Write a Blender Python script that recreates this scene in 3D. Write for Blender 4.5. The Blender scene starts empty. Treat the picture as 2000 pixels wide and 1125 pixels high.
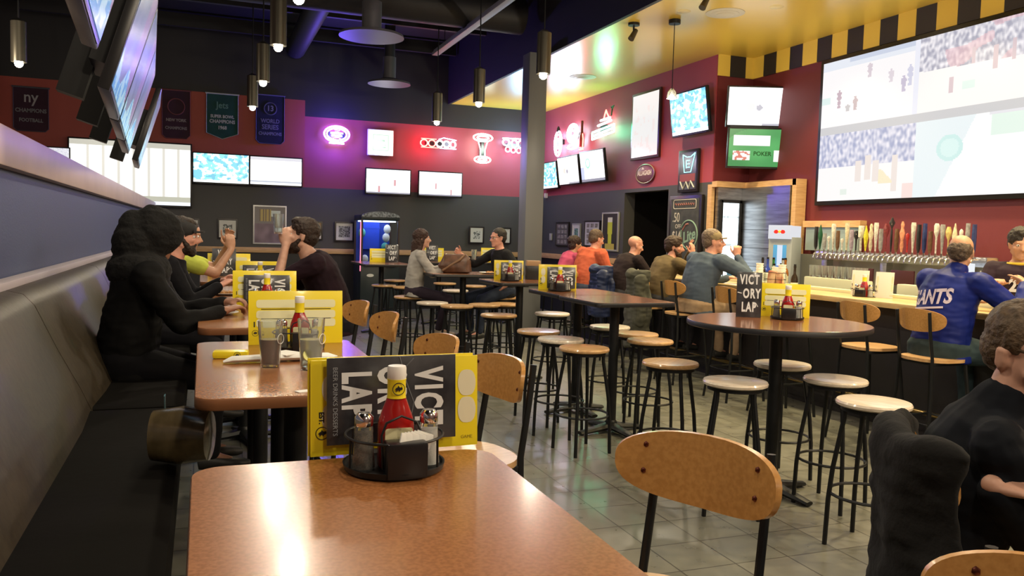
import bpy, bmesh, math, random
from mathutils import Vector, Matrix, Euler, noise
random.seed(7)
D = bpy.data; SC = bpy.context.scene; COL = SC.collection
R = math.radians; PI = math.pi

# ------------------------------------------------------------------ camera, world, exposure
EYE = 1.54; F = 1600.0
dn = Vector((-.0275, 1, 103.9/F)).normalized()
d1 = Vector((-605, -120.54, F)).normalized()
d2 = dn.cross(d1); d2 = -d2 if d2.x < 0 else d2
d2.normalize(); d1 = d2.cross(dn).normalized()
d1 = -d1 if d1.z < 0 else d1
cd = D.cameras.new('camera'); cam = D.objects.new('camera', cd); COL.objects.link(cam)
right = Vector((d2.x, d1.x, -dn.x)); up = -Vector((d2.y, d1.y, -dn.y)); back = -Vector((d2.z, d1.z, -dn.z))
m = Matrix((right, up, back)).transposed().to_4x4(); m.translation = (0, 0, EYE)
cam.matrix_world = m
cd.sensor_width = 36; cd.lens = F/2000*36; cd.clip_start = .02; cd.clip_end = 100
SC.camera = cam
w = D.worlds.new('world'); SC.world = w; w.use_nodes = True
w.node_tree.nodes['Background'].inputs[0].default_value = (.55, .6, 1, 1)
w.node_tree.nodes['Background'].inputs[1].default_value = .012
SC.view_settings.view_transform = 'Standard'; SC.view_settings.look = 'None'
SC.view_settings.exposure = 0.05; SC.view_settings.gamma = 1; SC.view_settings.use_curve_mapping = False

def lamp(name, kind, loc, power, col, size=.1, target=None, spot=None, blend=.6, sy=None):
    l = D.lights.new(name, kind); l.energy = power; l.color = col
    if kind == 'AREA':
        l.size = size
        if sy: l.shape = 'RECTANGLE'; l.size_y = sy
    else: l.shadow_soft_size = size
    if kind == 'SPOT': l.spot_size = R(spot or 80); l.spot_blend = blend
    o = D.objects.new(name, l); COL.objects.link(o); o.location = loc
    if target is not None:
        o.rotation_euler = (Vector(target)-Vector(loc)).to_track_quat('-Z', 'Y').to_euler()
    return o
# recessed downlights of the bar ceiling and track heads (their bodies are built further down)
BARL = [(5.6, 2.6), (5.6, 4.2), (5.6, 5.8), (5.6, 7.4), (5.6, 9.2), (5.6, 11.0), (6.7, 4.6), (6.7, 6.2), (6.6, 7.8)]
for x, y in BARL:
    lamp('bar_downlight', 'SPOT', (x, y, 4.08), 230, (1, .80, .42), .06, (x, y, 0), 105, .5)
# unseen fill lights added out of view to brighten the room from the front
for x, y, z, e in ((.65, .2, 3.2, 70), (.65, 2.2, 3.2, 60), (3.37, -.3, 3.2, 110), (1.9, -2.4, 3.3, 110), (5.2, 1.6, 3.1, 170), (5.2, -1.4, 3.1, 120), (-1.87, 2.6, 3.2, 60), (-2.4, 9.5, 3.2, 60)):
    lamp('fill_light', 'POINT', (x, y, z), e, (1, .84, .62), .09)
PEND1 = [(.65, y) for y in (4.2, 6.24, 7.96, 9.98, 12.09)]          # over the booth tables
PEND2 = [(3.32, y) for y in (2.0, 3.9, 8.01, 10.14, 12.16)]    # over the high tables
PZ = 3.24

# ------------------------------------------------------------------ mesh builder
class MB:
    def __init__(s): s.bm = bmesh.new()
    def box(s, c, d, rz=0, ry=0, rx=0, bev=0, mi=0):
        r = bmesh.ops.create_cube(s.bm, size=1)
        M = Matrix.Translation(c) @ Euler((rx, ry, rz)).to_matrix().to_4x4() @ Matrix.Diagonal((*d, 1))
        bmesh.ops.transform(s.bm, matrix=M, verts=r['verts'])
        fs = list({f for v in r['verts'] for f in v.link_faces})
        for f in fs: f.material_index = mi
        if bev:
            es = list({e for v in r['verts'] for e in v.link_edges})
            bmesh.ops.bevel(s.bm, geom=es, offset=bev, segments=2, affect='EDGES', profile=.6)
        return s
    def ell(s, c, r, sub=2, rot=None):
        q = bmesh.ops.create_icosphere(s.bm, subdivisions=sub, radius=1)
        M = Matrix.Translation(c) @ (rot.to_4x4() if rot else Matrix()) @ Matrix.Diagonal((*(r if hasattr(r, '__len__') else (r, r, r)), 1))
        bmesh.ops.transform(s.bm, matrix=M, verts=q['verts']); return s
    def rings(s, rs, cap=True, closed=False):
        L = [[s.bm.verts.new(p) for p in r] for r in rs]
        n = len(L[0]); k = len(L)
        for i in range(k if closed else k-1):
            a, b = L[i], L[(i+1) % k]
            for j in range(n):
                try: s.bm.faces.new((a[j], a[(j+1) % n], b[(j+1) % n], b[j]))
                except ValueError: pass
        if cap and not closed:
            s.bm.faces.new(L[0][::-1]); s.bm.faces.new(L[-1])
        return s
    def tube(s, pts, r, n=8, closed=False, cap=True, sq=None):
        pts = [Vector(p) for p in pts]; k = len(pts); rs = []
        rad = r if hasattr(r, '__len__') else [r]*k
        t0 = (pts[1]-pts[0]).normalized()
        up = Vector((0, 0, 1)) if abs(t0.z) < .9 else Vector((1, 0, 0))
        u = t0.cross(up).normalized()
        for i, p in enumerate(pts):
            if closed: t = (pts[(i+1) % k]-pts[i-1])
            else: t = pts[min(i+1, k-1)]-pts[max(i-1, 0)]
            t.normalize(); u = (u-t*u.dot(t)).normalized(); v = t.cross(u)
            a, b = (rad[i] if hasattr(rad[i], '__len__') else (rad[i], rad[i]))
            rs.append([p+u*math.cos(2*PI*j/n)*a+v*math.sin(2*PI*j/n)*b for j in range(n)])
        return s.rings(rs, cap, closed)
    def cyl(s, p0, p1, r0, r1=None, n=16): return s.tube([p0, p1], [r0, r0 if r1 is None else r1], n)
    def lathe(s, prof, c=(0, 0, 0), n=24):
        c = Vector(c)
        return s.rings([[c+Vector((max(r, 1e-4)*math.cos(2*PI*j/n), max(r, 1e-4)*math.sin(2*PI*j/n), z)) for j in range(n)] for r, z in prof])
    def prism(s, poly, z0, z1):
        a = [(x, y, z0) for x, y in poly]; b = [(x, y, z1) for x, y in poly]
        return s.rings([[Vector(p) for p in a], [Vector(p) for p in b]])
    def xf(s, M): bmesh.ops.transform(s.bm, matrix=M, verts=s.bm.verts); return s
    def fn(s, f):
        for v in s.bm.verts: v.co = Vector(f(v.co))
        return s
    def build(s, name, mat, parent=None, smooth=40, loc=None, rot=None):
        bmesh.ops.recalc_face_normals(s.bm, faces=s.bm.faces)
        me = D.meshes.new(name); s.bm.to_mesh(me); s.bm.free()
        for mm in (mat if isinstance(mat, (list, tuple)) else [mat]): me.materials.append(mm)
        if smooth:
            me.polygons.foreach_set('use_smooth', [True]*len(me.polygons))
            me.set_sharp_from_angle(angle=R(smooth))
        o = D.objects.new(name, me); COL.objects.link(o)
        if loc is not None: o.location = loc
        if rot is not None: o.rotation_euler = rot
        if parent: o.parent = parent
        return o
def rrect(w, d, r, n=5):
    P = []
    for cx, cy, a in ((w/2-r, d/2-r, 0), (-w/2+r, d/2-r, 90), (-w/2+r, -d/2+r, 180), (w/2-r, -d/2+r, 270)):
        for i in range(n+1):
            t = R(a+90*i/n); P.append((cx+r*math.cos(t), cy+r*math.sin(t)))
    return P
def tag(o, label, cat, group=None, kind=None):
    o['label'] = label; o['category'] = cat
    if group: o['group'] = group
    if kind: o['kind'] = kind
    return o
def thing(name, label, cat, loc=(0, 0, 0), rz=0, group=None, rot=None):
    o = D.objects.new(name, None); COL.objects.link(o); o.location = loc
    o.rotation_euler = rot if rot else (0, 0, rz); o.empty_display_size = .1
    return tag(o, label, cat, group)
def struct(o): o['kind'] = 'structure'; return o
def copytree(o, parent=None):
    c = o.copy(); COL.objects.link(c)
    if parent: c.parent = parent
    for ch in list(o.children): copytree(ch, c)
    return c
def dup(o, loc, rz, label, group=None):
    c = copytree(o); c.location = loc; c.rotation_euler = (0, 0, rz); c['label'] = label
    if group: c['group'] = group
    return c

# ------------------------------------------------------------------ materials
MC = {}
def mat(key, col, rough=.6, metal=0, noise_amt=0, noise_scale=20, bump=0, spec=.5, coat=0, col2=None, stretch=None, trans=0, emit=0, alpha=1, ior=1.45):
    if key in MC: return MC[key]
    m = D.materials.new(key); m.use_nodes = True; nt = m.node_tree; b = nt.nodes['Principled BSDF']
    b.inputs['Base Color'].default_value = (*col, 1); b.inputs['Roughness'].default_value = rough
    b.inputs['Metallic'].default_value = metal; b.inputs['Specular IOR Level'].default_value = spec
    b.inputs['Coat Weight'].default_value = coat; b.inputs['Coat Roughness'].default_value = .12
    b.inputs['Transmission Weight'].default_value = trans; b.inputs['IOR'].default_value = ior
    b.inputs['Alpha'].default_value = alpha
    if emit:
        b.inputs['Emission Color'].default_value = (*col, 1); b.inputs['Emission Strength'].default_value = emit
    tc = nt.nodes.new('ShaderNodeTexCoord'); mp = nt.nodes.new('ShaderNodeMapping')
    nt.links.new(tc.outputs['Object'], mp.inputs[0])
    if stretch: mp.inputs['Scale'].default_value = stretch
    n = nt.nodes.new('ShaderNodeTexNoise'); n.inputs['Scale'].default_value = noise_scale; n.inputs['Detail'].default_value = 5
    nt.links.new(mp.outputs[0], n.inputs['Vector'])
    if noise_amt or col2:
        mx = nt.nodes.new('ShaderNodeMix'); mx.data_type = 'RGBA'
        c2 = col2 or tuple(c*(1-noise_amt) for c in col)
        mx.inputs['A'].default_value = (*col, 1); mx.inputs['B'].default_value = (*c2, 1)
        rp = nt.nodes.new('ShaderNodeValToRGB'); rp.color_ramp.elements[0].position = .38; rp.color_ramp.elements[1].position = .62
        nt.links.new(n.outputs[0], rp.inputs[0]); nt.links.new(rp.outputs[0], mx.inputs['Factor'])
        nt.links.new(mx.outputs['Result'], b.inputs['Base Color'])
    if bump:
        bp = nt.nodes.new('ShaderNodeBump'); bp.inputs['Strength'].default_value = bump; bp.inputs['Distance'].default_value = .01
        nt.links.new(n.outputs[0], bp.inputs['Height']); nt.links.new(bp.outputs[0], b.inputs['Normal'])
    MC[key] = m; return m
def glow(key, col, s):
    if key in MC: return MC[key]
    m = D.materials.new(key); m.use_nodes = True; b = m.node_tree.nodes['Principled BSDF']
    b.inputs['Base Color'].default_value = (.02, .02, .02, 1); b.inputs['Emission Color'].default_value = (*col, 1)
    b.inputs['Emission Strength'].default_value = s; MC[key] = m; return m
def vcol_mat(key, s, rough=.25, diffuse=False):
    if key in MC: return MC[key]
    m = D.materials.new(key); m.use_nodes = True; nt = m.node_tree; b = nt.nodes['Principled BSDF']
    a = nt.nodes.new('ShaderNodeVertexColor'); a.layer_name = 'picture'
    b.inputs['Roughness'].default_value = rough
    if diffuse: nt.links.new(a.outputs[0], b.inputs['Base Color'])
    else:
        b.inputs['Base Color'].default_value = (.01, .01, .01, 1)
        nt.links.new(a.outputs[0], b.inputs['Emission Color']); b.inputs['Emission Strength'].default_value = s
    MC[key] = m; return m

black = mat('black_metal', (.012, .013, .015), .42, .3, bump=.03, noise_scale=60)
blackp = mat('black_plastic', (.010, .010, .012), .3)
blackrub = mat('black_rubber', (.012, .012, .012), .8)
steel = mat('steel', (.55, .56, .58), .28, 1, .15, 8, stretch=(1, 1, 8))
brushed = mat('brushed_steel', (.42, .43, .46), .35, 1, .35, 5, stretch=(1, .4, 6))
chrome = mat('chrome', (.8, .8, .82), .12, 1)
wood = mat('maple_ply', (.56, .29, .09), .32, 0, .0, 9, coat=.4, col2=(.47, .23, .065), stretch=(9, 1, 9))
seatwood = mat('seat_wood', (.62, .38, .18), .34, 0, .0, 7, coat=.5, col2=(.52, .30, .13), stretch=(9, 1.2, 9))
lamin = mat('cherry_laminate', (.35, .145, .052), .26, 0, 0, 130, coat=.22, col2=(.27, .105, .036))
laminh = mat('dark_laminate', (.26, .10, .045), .2, 0, 0, 40, coat=.3, col2=(.17, .065, .03))
oak = mat('pale_oak', (.60, .38, .19), .5, 0, 0, 6, col2=(.50, .30, .14), stretch=(1, 1, 12))
barwood = mat('bar_top_wood', (.62, .46, .22), .3, 0, 0, 6, coat=.3, col2=(.52, .36, .16), stretch=(8, 1, 8))
white = mat('white_plastic', (.82, .82, .80), .35)
paper = mat('white_paper', (.80, .80, .77), .8)
yellow = mat('menu_yellow', (.86, .70, .02), .32, coat=.3)
menublk = mat('menu_black', (.018, .019, .024), .28, noise_amt=.0, coat=.4, col2=(.05, .052, .06), noise_scale=14)
txtw = mat('lettering_white', (.72, .74, .76), .5)
txtk = mat('lettering_black', (.01, .01, .01), .5)
red = mat('ketchup_red', (.33, .008, .006), .15, coat=.6)
glass = mat('clear_glass', (.90, .94, .93), .03, trans=.92, ior=1.4)
cream = mat('cream_round', (.80, .76, .56), .5)

def text(parent, s, size, loc, rot, m, name='lettering', ext=.0006, bold=0, xs=1, align='CENTER', shear=0, sp=1):
    c = D.curves.new('t', 'FONT'); c.body = s; c.size = size; c.extrude = ext; c.offset = bold; c.shear = shear
    c.align_x = align; c.align_y = 'CENTER'; c.resolution_u = 3; c.space_character = sp; c.space_line = sp if sp < 1 else .9
    t = D.objects.new('t', c); COL.objects.link(t)
    bpy.context.view_layer.update()
    me = D.meshes.new_from_object(t.evaluated_get(bpy.context.evaluated_depsgraph_get()))
    D.objects.remove(t); D.curves.remove(c)
    for v in me.vertices: v.co.x *= xs
    me.materials.clear(); me.materials.append(m)
    o = D.objects.new(name, me); COL.objects.link(o); o.location = loc; o.rotation_euler = rot
    if parent: o.parent = parent
    return o
def picture(name, parent, w, h, paint, mt, nx=64, ny=36, loc=(0, 0, 0), rot=(PI/2, 0, 0)):
    """flat panel in local XY, painted per face by paint(u, v) (v upward)"""
    bm = bmesh.new(); cl = bm.loops.layers.float_color.new('picture')
    V = [[bm.verts.new(((i/nx-.5)*w, (j/ny-.5)*h, 0)) for i in range(nx+1)] for j in range(ny+1)]
    for j in range(ny):
        for i in range(nx):
            f = bm.faces.new((V[j][i], V[j][i+1], V[j+1][i+1], V[j+1][i]))
            c = paint((i+.5)/nx, (j+.5)/ny)
            for l in f.loops: l[cl] = (*c, 1)
    me = D.meshes.new(name); bm.to_mesh(me); bm.free(); me.materials.append(mt)
    o = D.objects.new(name, me); COL.objects.link(o); o.location = loc; o.rotation_euler = rot
    if parent: o.parent = parent
    return o
def nz(u, v, s, seed=0): return noise.noise(Vector((u*s, v*s, seed*7.3)))*.5+.5
def mixc(a, b, t): return tuple(a[i]*(1-t)+b[i]*t for i in range(3))

# ------------------------------------------------------------------ room shell
def tile_floor():
    m = D.materials.new('floor_tile'); m.use_nodes = True; nt = m.node_tree; b = nt.nodes['Principled BSDF']
    tc = nt.nodes.new('ShaderNodeTexCoord'); mp = nt.nodes.new('ShaderNodeMapping')
    mp.inputs['Location'].default_value = (-.257, -.137, 0)
    nt.links.new(tc.outputs['Object'], mp.inputs[0])
    br = nt.nodes.new('ShaderNodeTexBrick'); br.offset = 0; br.inputs['Scale'].default_value = 1
    br.inputs['Brick Width'].default_value = .305; br.inputs['Row Height'].default_value = .305
    br.inputs['Mortar Size'].default_value = .004; br.inputs['Mortar Smooth'].default_value = .2
    br.inputs['Color1'].default_value = (.19, .185, .155, 1); br.inputs['Color2'].default_value = (.145, .145, .12, 1)
    br.inputs['Mortar'].default_value = (.055, .05, .042, 1)
    nt.links.new(mp.outputs[0], br.inputs['Vector'])
    n = nt.nodes.new('ShaderNodeTexNoise'); n.inputs['Scale'].default_value = 9; n.inputs['Detail'].default_value = 6
    nt.links.new(tc.outputs['Object'], n.inputs['Vector'])
    mx = nt.nodes.new('ShaderNodeMix'); mx.data_type = 'RGBA'; mx.blend_type = 'MULTIPLY'; mx.inputs['Factor'].default_value = .55
    nt.links.new(br.outputs['Color'], mx.inputs['A'])
    rp = nt.nodes.new('ShaderNodeValToRGB'); rp.color_ramp.elements[0].position = .3; rp.color_ramp.elements[0].color = (.5, .5, .48, 1)
    rp.color_ramp.elements[1].position = .7; nt.links.new(n.outputs[0], rp.inputs[0])
    nt.links.new(rp.outputs[0], mx.inputs['B']); nt.links.new(mx.outputs['Result'], b.inputs['Base Color'])
    b.inputs['Roughness'].default_value = .3
    rr = nt.nodes.new('ShaderNodeMapRange'); rr.inputs['To Min'].default_value = .2; rr.inputs['To Max'].default_value = .42
    nt.links.new(n.outputs[0], rr.inputs['Value']); nt.links.new(rr.outputs[0], b.inputs['Roughness'])
    bp = nt.nodes.new('ShaderNodeBump'); bp.inputs['Strength'].default_value = .35; bp.inputs['Distance'].default_value = .003; bp.invert = True
    nt.links.new(br.outputs['Fac'], bp.inputs['Height']); nt.links.new(bp.outputs[0], b.inputs['Normal'])
    return m
def paint_wall(key, lo, hi, split, axis='Z'):
    """wall painted in two colours, split at a height"""
    m = D.materials.new(key); m.use_nodes = True; nt = m.node_tree; b = nt.nodes['Principled BSDF']
    tc = nt.nodes.new('ShaderNodeTexCoord'); sx = nt.nodes.new('ShaderNodeSeparateXYZ'); nt.links.new(tc.outputs['Object'], sx.inputs[0])
    prev = None
    cols = [lo]+hi
    last = None
    for k, sp in enumerate(split):
        g = nt.nodes.new('ShaderNodeMath'); g.operation = 'GREATER_THAN'; g.inputs[1].default_value = sp
        nt.links.new(sx.outputs[2], g.inputs[0])
        mx = nt.nodes.new('ShaderNodeMix'); mx.data_type = 'RGBA'
        nt.links.new(g.outputs[0], mx.inputs['Factor'])
        if last is None: mx.inputs['A'].default_value = (*cols[0], 1)
        else: nt.links.new(last, mx.inputs['A'])
        mx.inputs['B'].default_value = (*cols[k+1], 1); last = mx.outputs['Result']
    nt.links.new(last, b.inputs['Base Color']); b.inputs['Roughness'].default_value = .55
    n = nt.nodes.new('ShaderNodeTexNoise'); n.inputs['Scale'].default_value = 120; nt.links.new(tc.outputs['Object'], n.inputs['Vector'])
    bp = nt.nodes.new('ShaderNodeBump'); bp.inputs['Strength'].default_value = .12; bp.inputs['Distance'].default_value = .004
    nt.links.new(n.outputs[0], bp.inputs['Height']); nt.links.new(bp.outputs[0], b.inputs['Normal'])
    return m
GREY = (.060, .060, .062); PLUM = (.30, .045, .065); MAROON = (.13, .017, .024); DK = (.012, .012, .016); RUST = (.34, .055, .04)
wb = paint_wall('back_wall_paint', DK, [GREY, PLUM, DK], [1.08, 2.33, 3.66])
wbl = paint_wall('back_wall_left_paint', DK, [GREY, RUST, DK], [1.08, 2.33, 3.95])
wr = paint_wall('bar_wall_paint', DK, [GREY, PLUM], [1.08, 2.36])
wm = paint_wall('screen_wall_paint', MAROON, [MAROON], [1.0])
struct(MB().box((2, 7, -.05), (14, 22, .1)).build('floor', tile_floor()))
struct(MB().box((2, 7, 5.25), (14, 22, .1)).build('ceiling', mat('black_deck', (.005, .005, .008), .7, bump=.3, noise_scale=6)))
struct(MB().box((-2.1, 16.03, 2.6), (7.8, .14, 5.2)).build('wall_back', wbl))
struct(MB().box((4.45, 16.1, 2.6), (5.3, .2, 5.2)).build('wall_back.001', wb))
# bar side wall with the open doorway (Y 11.0 .. 12.4)
mbw = MB(); mbw.box((6.8, 14.2, 2.6), (.2, 3.6, 5.2)); mbw.box((6.8, 10.425, 2.6), (.2, 1.15, 5.2)); mbw.box((6.8, 11.7, 3.75), (.2, 1.4, 2.9))
struct(mbw.build('wall_right', wr))
struct(MB().box((7.06, 9.93, 2.6), (.69, .2, 5.2)).build('wall_right.001', wm))
struct(MB().box((7.4, 4.0, 2.6), (.2, 12.1, 5.2)).build('wall_right.002', wm))
struct(MB().box((2, -3.9, 2.6), (14, .1, 5.2)).build('wall_front', mat('front_wall', (.10, .06, .06), .7)))
struct(MB().box((-4.9, 7, 2.6), (.1, 22, 5.2)).build('wall_left', mat('left_wall', (.12, .05, .05), .7)))
# dark room behind the doorway
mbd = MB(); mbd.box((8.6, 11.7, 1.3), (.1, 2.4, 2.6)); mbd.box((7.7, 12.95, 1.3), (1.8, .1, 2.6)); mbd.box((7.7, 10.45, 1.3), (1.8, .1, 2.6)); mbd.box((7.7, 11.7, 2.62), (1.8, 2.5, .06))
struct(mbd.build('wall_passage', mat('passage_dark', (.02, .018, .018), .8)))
# yellow bar ceiling with its dark drop face
yel = mat('yellow_ceiling', (.70, .50, .075), .3, coat=.15, bump=.05, noise_scale=30)
struct(MB().box((6.0, 6.2, 4.16), (2.72, 20, .08)).build('ceiling.001', yel))
struct(MB().box((4.615, 6.2, 4.66), (.05, 20, 1.1)).build('ceiling_soffit', mat('soffit_dark', (.014, .014, .02), .6)))
# yellow and black check band at the top of the screen wall
ck = [mat('check_yellow', (.72, .52, .09), .45), mat('check_black', (.02, .018, .022), .5)]
edges = [-.3]
Y0 = [9.59, 9.32, 9.05, 8.8, 8.53, 8.27, 8.01, 7.75, 7.5, 7.24, 6.99, 6.72, 6.46, 6.19, 5.93]
while Y0[-1] > -.2: Y0.append(Y0[-1]-.262)
mbk = MB()
for i in range(len(Y0)-1):
    a, b2 = Y0[i], Y0[i+1]
    mbk.box((7.29, (a+b2)/2, 3.975), (.02, a-b2, .29), mi=1 if i % 2 == 0 else 0)
mbk.box((7.29, 9.72, 3.975), (.02, .26, .29), mi=0)
for x0, x1, k in ((6.7, 6.89, 0), (6.89, 7.15, 1), (7.15, 7.28, 0)): mbk.box(((x0+x1)/2, 9.825, 3.975), (x1-x0, .02, .29), mi=k)
struct(mbk.build('trim_check', ck, smooth=0))
# chair rail
struct(MB().box((1.2, 15.94, 1.13), (4.0, .04, .10), bev=.008).build('trim_rail', oak))
struct(MB().box((4.95, 15.98, 1.13), (3.5, .04, .10), bev=.008).build('trim_rail.001', oak))
mbr = MB(); mbr.box((6.68, 14.2, 1.13), (.04, 3.5, .10), bev=.008)
struct(mbr.build('trim_rail.002', oak))
# partition behind the booth with a wide pale cap
slate = mat('slate_paint', (.055, .07, .135), .55, bump=.1, noise_scale=90)
capm = mat('pale_cap', (.52, .40, .36), .42, 0, .1, 3)
struct(MB().box((-.92, 6, .885), (.2, 19.9, 1.77)).build('wall_partition', slate))
struct(MB().box((-.92, 6, 1.855), (.30, 19.9, .17), bev=.01).build('trim_cap', capm))
# square steel column
c = MB().box((4.45, 11.05, 2.06), (.27, .27, 4.12), bev=.006).build('pillar', mat('pillar_grey', (.13, .135, .14), .4)); tag(c, 'tall square grey column rising to the ceiling behind the high tables', 'column')
# ------------------------------------------------------------------ banquette
vinyl = mat('banquette_vinyl', (.042, .032, .019), .5, 0, .25, 30, bump=.12)
bench = thing('banquette', 'long brown upholstered bench running below the slate partition', 'bench', (0, 0, 0))
for k, (y0, y1) in enumerate([(-1.2, 1.35), (1.36, 3.80), (3.81, 6.25), (6.26, 8.7), (8.71, 11.15)]):
    mb = MB(); P = [(-.80, .60), (-.40, .60), (-.41, .70), (-.47, .84), (-.56, 1.02), (-.64, 1.20), (-.68, 1.245), (-.74, 1.26), (-.80, 1.26)]
    n = 6; rs = []
    for i in range(n+1):
        t = i/n; y = y0+(y1-y0)*t; q = .018*(1-(2*t-1)**8)
        rs.append([Vector((x+(q if 0 < j < 7 else 0), y, z)) for j, (x, z) in enumerate(P)])
    mb.rings(rs); mb.build('back_panel', vinyl, bench)
    MB().box((-.42, (y0+y1)/2, .70), (.70, y1-y0-.01, .12), bev=.03).build('seat_cushion', mat('seat_vinyl', (.006, .0055, .005), .9, spec=.1, bump=.1, noise_scale=30), bench)
MB().box((-.50, 5, .32), (.56, 12.3, .64)).build('base', mat('bench_base', (.02, .018, .018), .6), bench)
MB().box((-.775, 5, 1.275), (.07, 12.3, .035), bev=.006).build('ledge', mat('ledge_paint', (.42, .38, .42), .5), bench)

# ------------------------------------------------------------------ bar chair and stool
def back_panel_mb():
    poly = []
    for i in range(48):
        a = 2*PI*i/48; ca, sa = math.cos(a), math.sin(a)
        x = .218*math.copysign(abs(ca)**.78, ca)
        z = (.068 if sa > 0 else .092)*math.copysign(abs(sa)**(.62 if sa > 0 else .8), sa)
        if sa > 0: z += -.010*(x/.218)**2
        poly.append((x, z))
    mb = MB()
    # solid plywood shell: grid over x, thickness in y, bent around the sitter
    N = 24; rs = []
    for off in (-.007, .007):
        rs.append([Vector((x, off, z)) for x, z in poly])
    bm = mb.bm
    for off in (-.007, .007):
        pass
    L = [[bm.verts.new(p) for p in r] for r in rs]
    # triangulate faces as fans of strips in x so the bend stays smooth
    for s_, L_ in enumerate(L):
        for i in range(1, 24):
            a, b = L_[i], L_[48-i]
            a2, b2 = L_[i-1], L_[(48-i+1) % 48]
            if i == 1: bm.faces.new((a, b, a2))
            else: bm.faces.new((a, b, b2, a2))
        bm.faces.new((L_[24], L_[25], L_[23]))
    for i in range(48):
        j = (i+1) % 48; bm.faces.new((L[0][i], L[0][j], L[1][j], L[1][i]))
    def bend(co):
        x, y, z = co; rad = .34; th = x/rad
        return ((rad-y)*math.sin(th), rad-(rad-y)*math.cos(th)+z*-.13, z)
    mb.fn(bend); return mb
def make_chair(label):
    t = thing('bar_chair', label, 'chair')
    sm = MB(); sm.prism(rrect(.38, .38, .15, 8), .735, .757)
    sm.build('seat', seatwood, t)
    bp = back_panel_mb().build('backrest', wood, t, loc=(0, -.188, 1.034))
    for x in (-.14, .14):
        for z in (.028, -.032):
            MB().ell((x*1.0, .038-z*.13, z), (.0075, .005, .0075), 1).build('bolt', mat('bolt', (.12, .03, .02), .35, .6), bp)
        y1 = -.19
        MB().tube([(x, -.212, 1.085), (x, -.196, .95), (x*1.02, -.165, .76), (x*1.1, -.165, .5), (x*1.35, -.225, .0)], [(.014, .009)]*5, 8).build('rear_leg', black, t)
        MB().tube([(x*1.05, .14, .725), (x*1.15, .165, .5), (x*1.35, .205, 0)], .013, 8).build('front_leg', black, t)
    MB().box((0, 0, .722), (.30, .31, .022), bev=.004).build('seat_frame', black, t)
    MB().tube([(-.172, -.185, .30), (-.172, .185, .30), (.172, .185, .30), (.172, -.185, .30)], .010, 6, closed=True).build('footrest', black, t)
    return t
def make_stool(label):
    t = thing('bar_stool', label, 'stool')
    MB().lathe([(0, .722), (.165, .722), (.180, .730), (.182, .742), (.176, .752), (.150, .755), (0, .755)], n=36).build('seat', seatwood, t)
    MB().lathe([(.15, .70), (.155, .70), (.155, .723), (.05, .723), (.05, .715), (.15, .715)], n=28).build('apron', black, t)
    for k in range(4):
        a = R(45+90*k); c, s = math.cos(a), math.sin(a)
        MB().tube([(c*.140, s*.140, .715), (c*.142, s*.142, .655), (c*.155, s*.155, .58), (c*.185, s*.185, .40), (c*.20, s*.20, .24), (c*.207, s*.207, 0)], .0125, 8).build('leg', black, t)
    MB().tube([(.19*math.cos(2*PI*i/28), .19*math.sin(2*PI*i/28), .27) for i in range(28)], .008, 6, closed=True).build('footrest', black, t)
    return t
def table(name, label, cx, cy, w, d, zt=1.06, rz=0, rnd=False, m=None, cols=((0, 0),), r=.05, group=None):
    t = thing(name, label, 'table', (cx, cy, 0), rz, group)
    poly = [(w/2*math.cos(2*PI*i/64), w/2*math.sin(2*PI*i/64)) for i in range(64)] if rnd else rrect(w, d, r, 8)
    sc = lambda k: [(x*k, y*(1-(1-k)*w/d)) for x, y in poly]
    MB().rings([[Vector((x, y, z)) for x, y in sc(k)] for k, z in ((.97, zt-.034), (.992, zt-.034), (1, zt-.030), (1, zt-.006), (.994, zt-.0015))]).build('edge_band', m[1], t)
    MB().rings([[Vector((x, y, z)) for x, y in sc(k)] for k, z in ((.993, zt-.006), (.993, zt-.001), (.990, zt))]).build('tabletop', m[0], t, smooth=0)
    for x, y in cols:
        MB().lathe([(.038, .05), (.038, zt-.04)], (x, y, 0), 20).build('column', black, t)
        MB().box((x, y, zt-.045), (.36, .06, .018)).box((x, y, zt-.045), (.06, .36, .018)).build('top_bracket', black, t)
        b = MB()
        for a in (0, 90):
            b.tube([(x-.30*math.cos(R(a+10)), y-.30*math.sin(R(a+10)), .018), (x, y, .055), (x+.30*math.cos(R(a+10)), y+.30*math.sin(R(a+10)), .018)], [(.032, .015), (.05, .035), (.032, .015)], 8)
        b.lathe([(.05, .03), (.05, .08), (.038, .10)], (x, y, 0), 16); b.build('base', black, t)
    return t
edgeb = mat('brown_edge', (.22, .09, .04), .35); edgek = mat('black_edge', (.015, .015, .018), .4)
BT = [('near', .45, 1.72), ('second', 2.40, 3.62), ('third', 4.10, 5.35), ('fourth', 5.85, 7.05), ('fifth', 7.55, 8.75)]
for nm, y0, y1 in BT:
    lab = {'near': 'nearest brown laminate booth table, empty but for the caddy and menus', 'second': 'brown booth table holding the cola and water glasses', 'third': 'brown booth table in front of the person in the hooded coat', 'fourth': 'booth table between the man in the cap and the bearded man', 'fifth': 'farthest brown booth table, below the framed poster'}[nm]
    if nm == 'near': y0 = .30
    table('booth_table', lab, .29, (y0+y1)/2, .62, y1-y0, m=(lamin, edgeb), cols=((0, (y1-y0)*.22), (0, -(y1-y0)*.22)), r=.06, group='booth tables')
table('high_table', 'dark high table at the right edge under the hands of the young man', 2.36, 1.40, .92, .92, rnd=True, m=(laminh, edgek))
table('high_table', 'dark high table holding a menu behind the man in glasses', 4.85, 13.55, .75, .75, m=(laminh, edgek), r=.06)
TR = table('round_table', 'round dark high table with black edge, nearest on the right', 3.27, 4.06, 1.08, 1.08, rnd=True, m=(laminh, edgek))
table('high_table', 'rectangular high table, nearer half of the joined pair in the middle', 3.04, 5.72, .68, .74, m=(laminh, edgek), r=.06)
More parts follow.
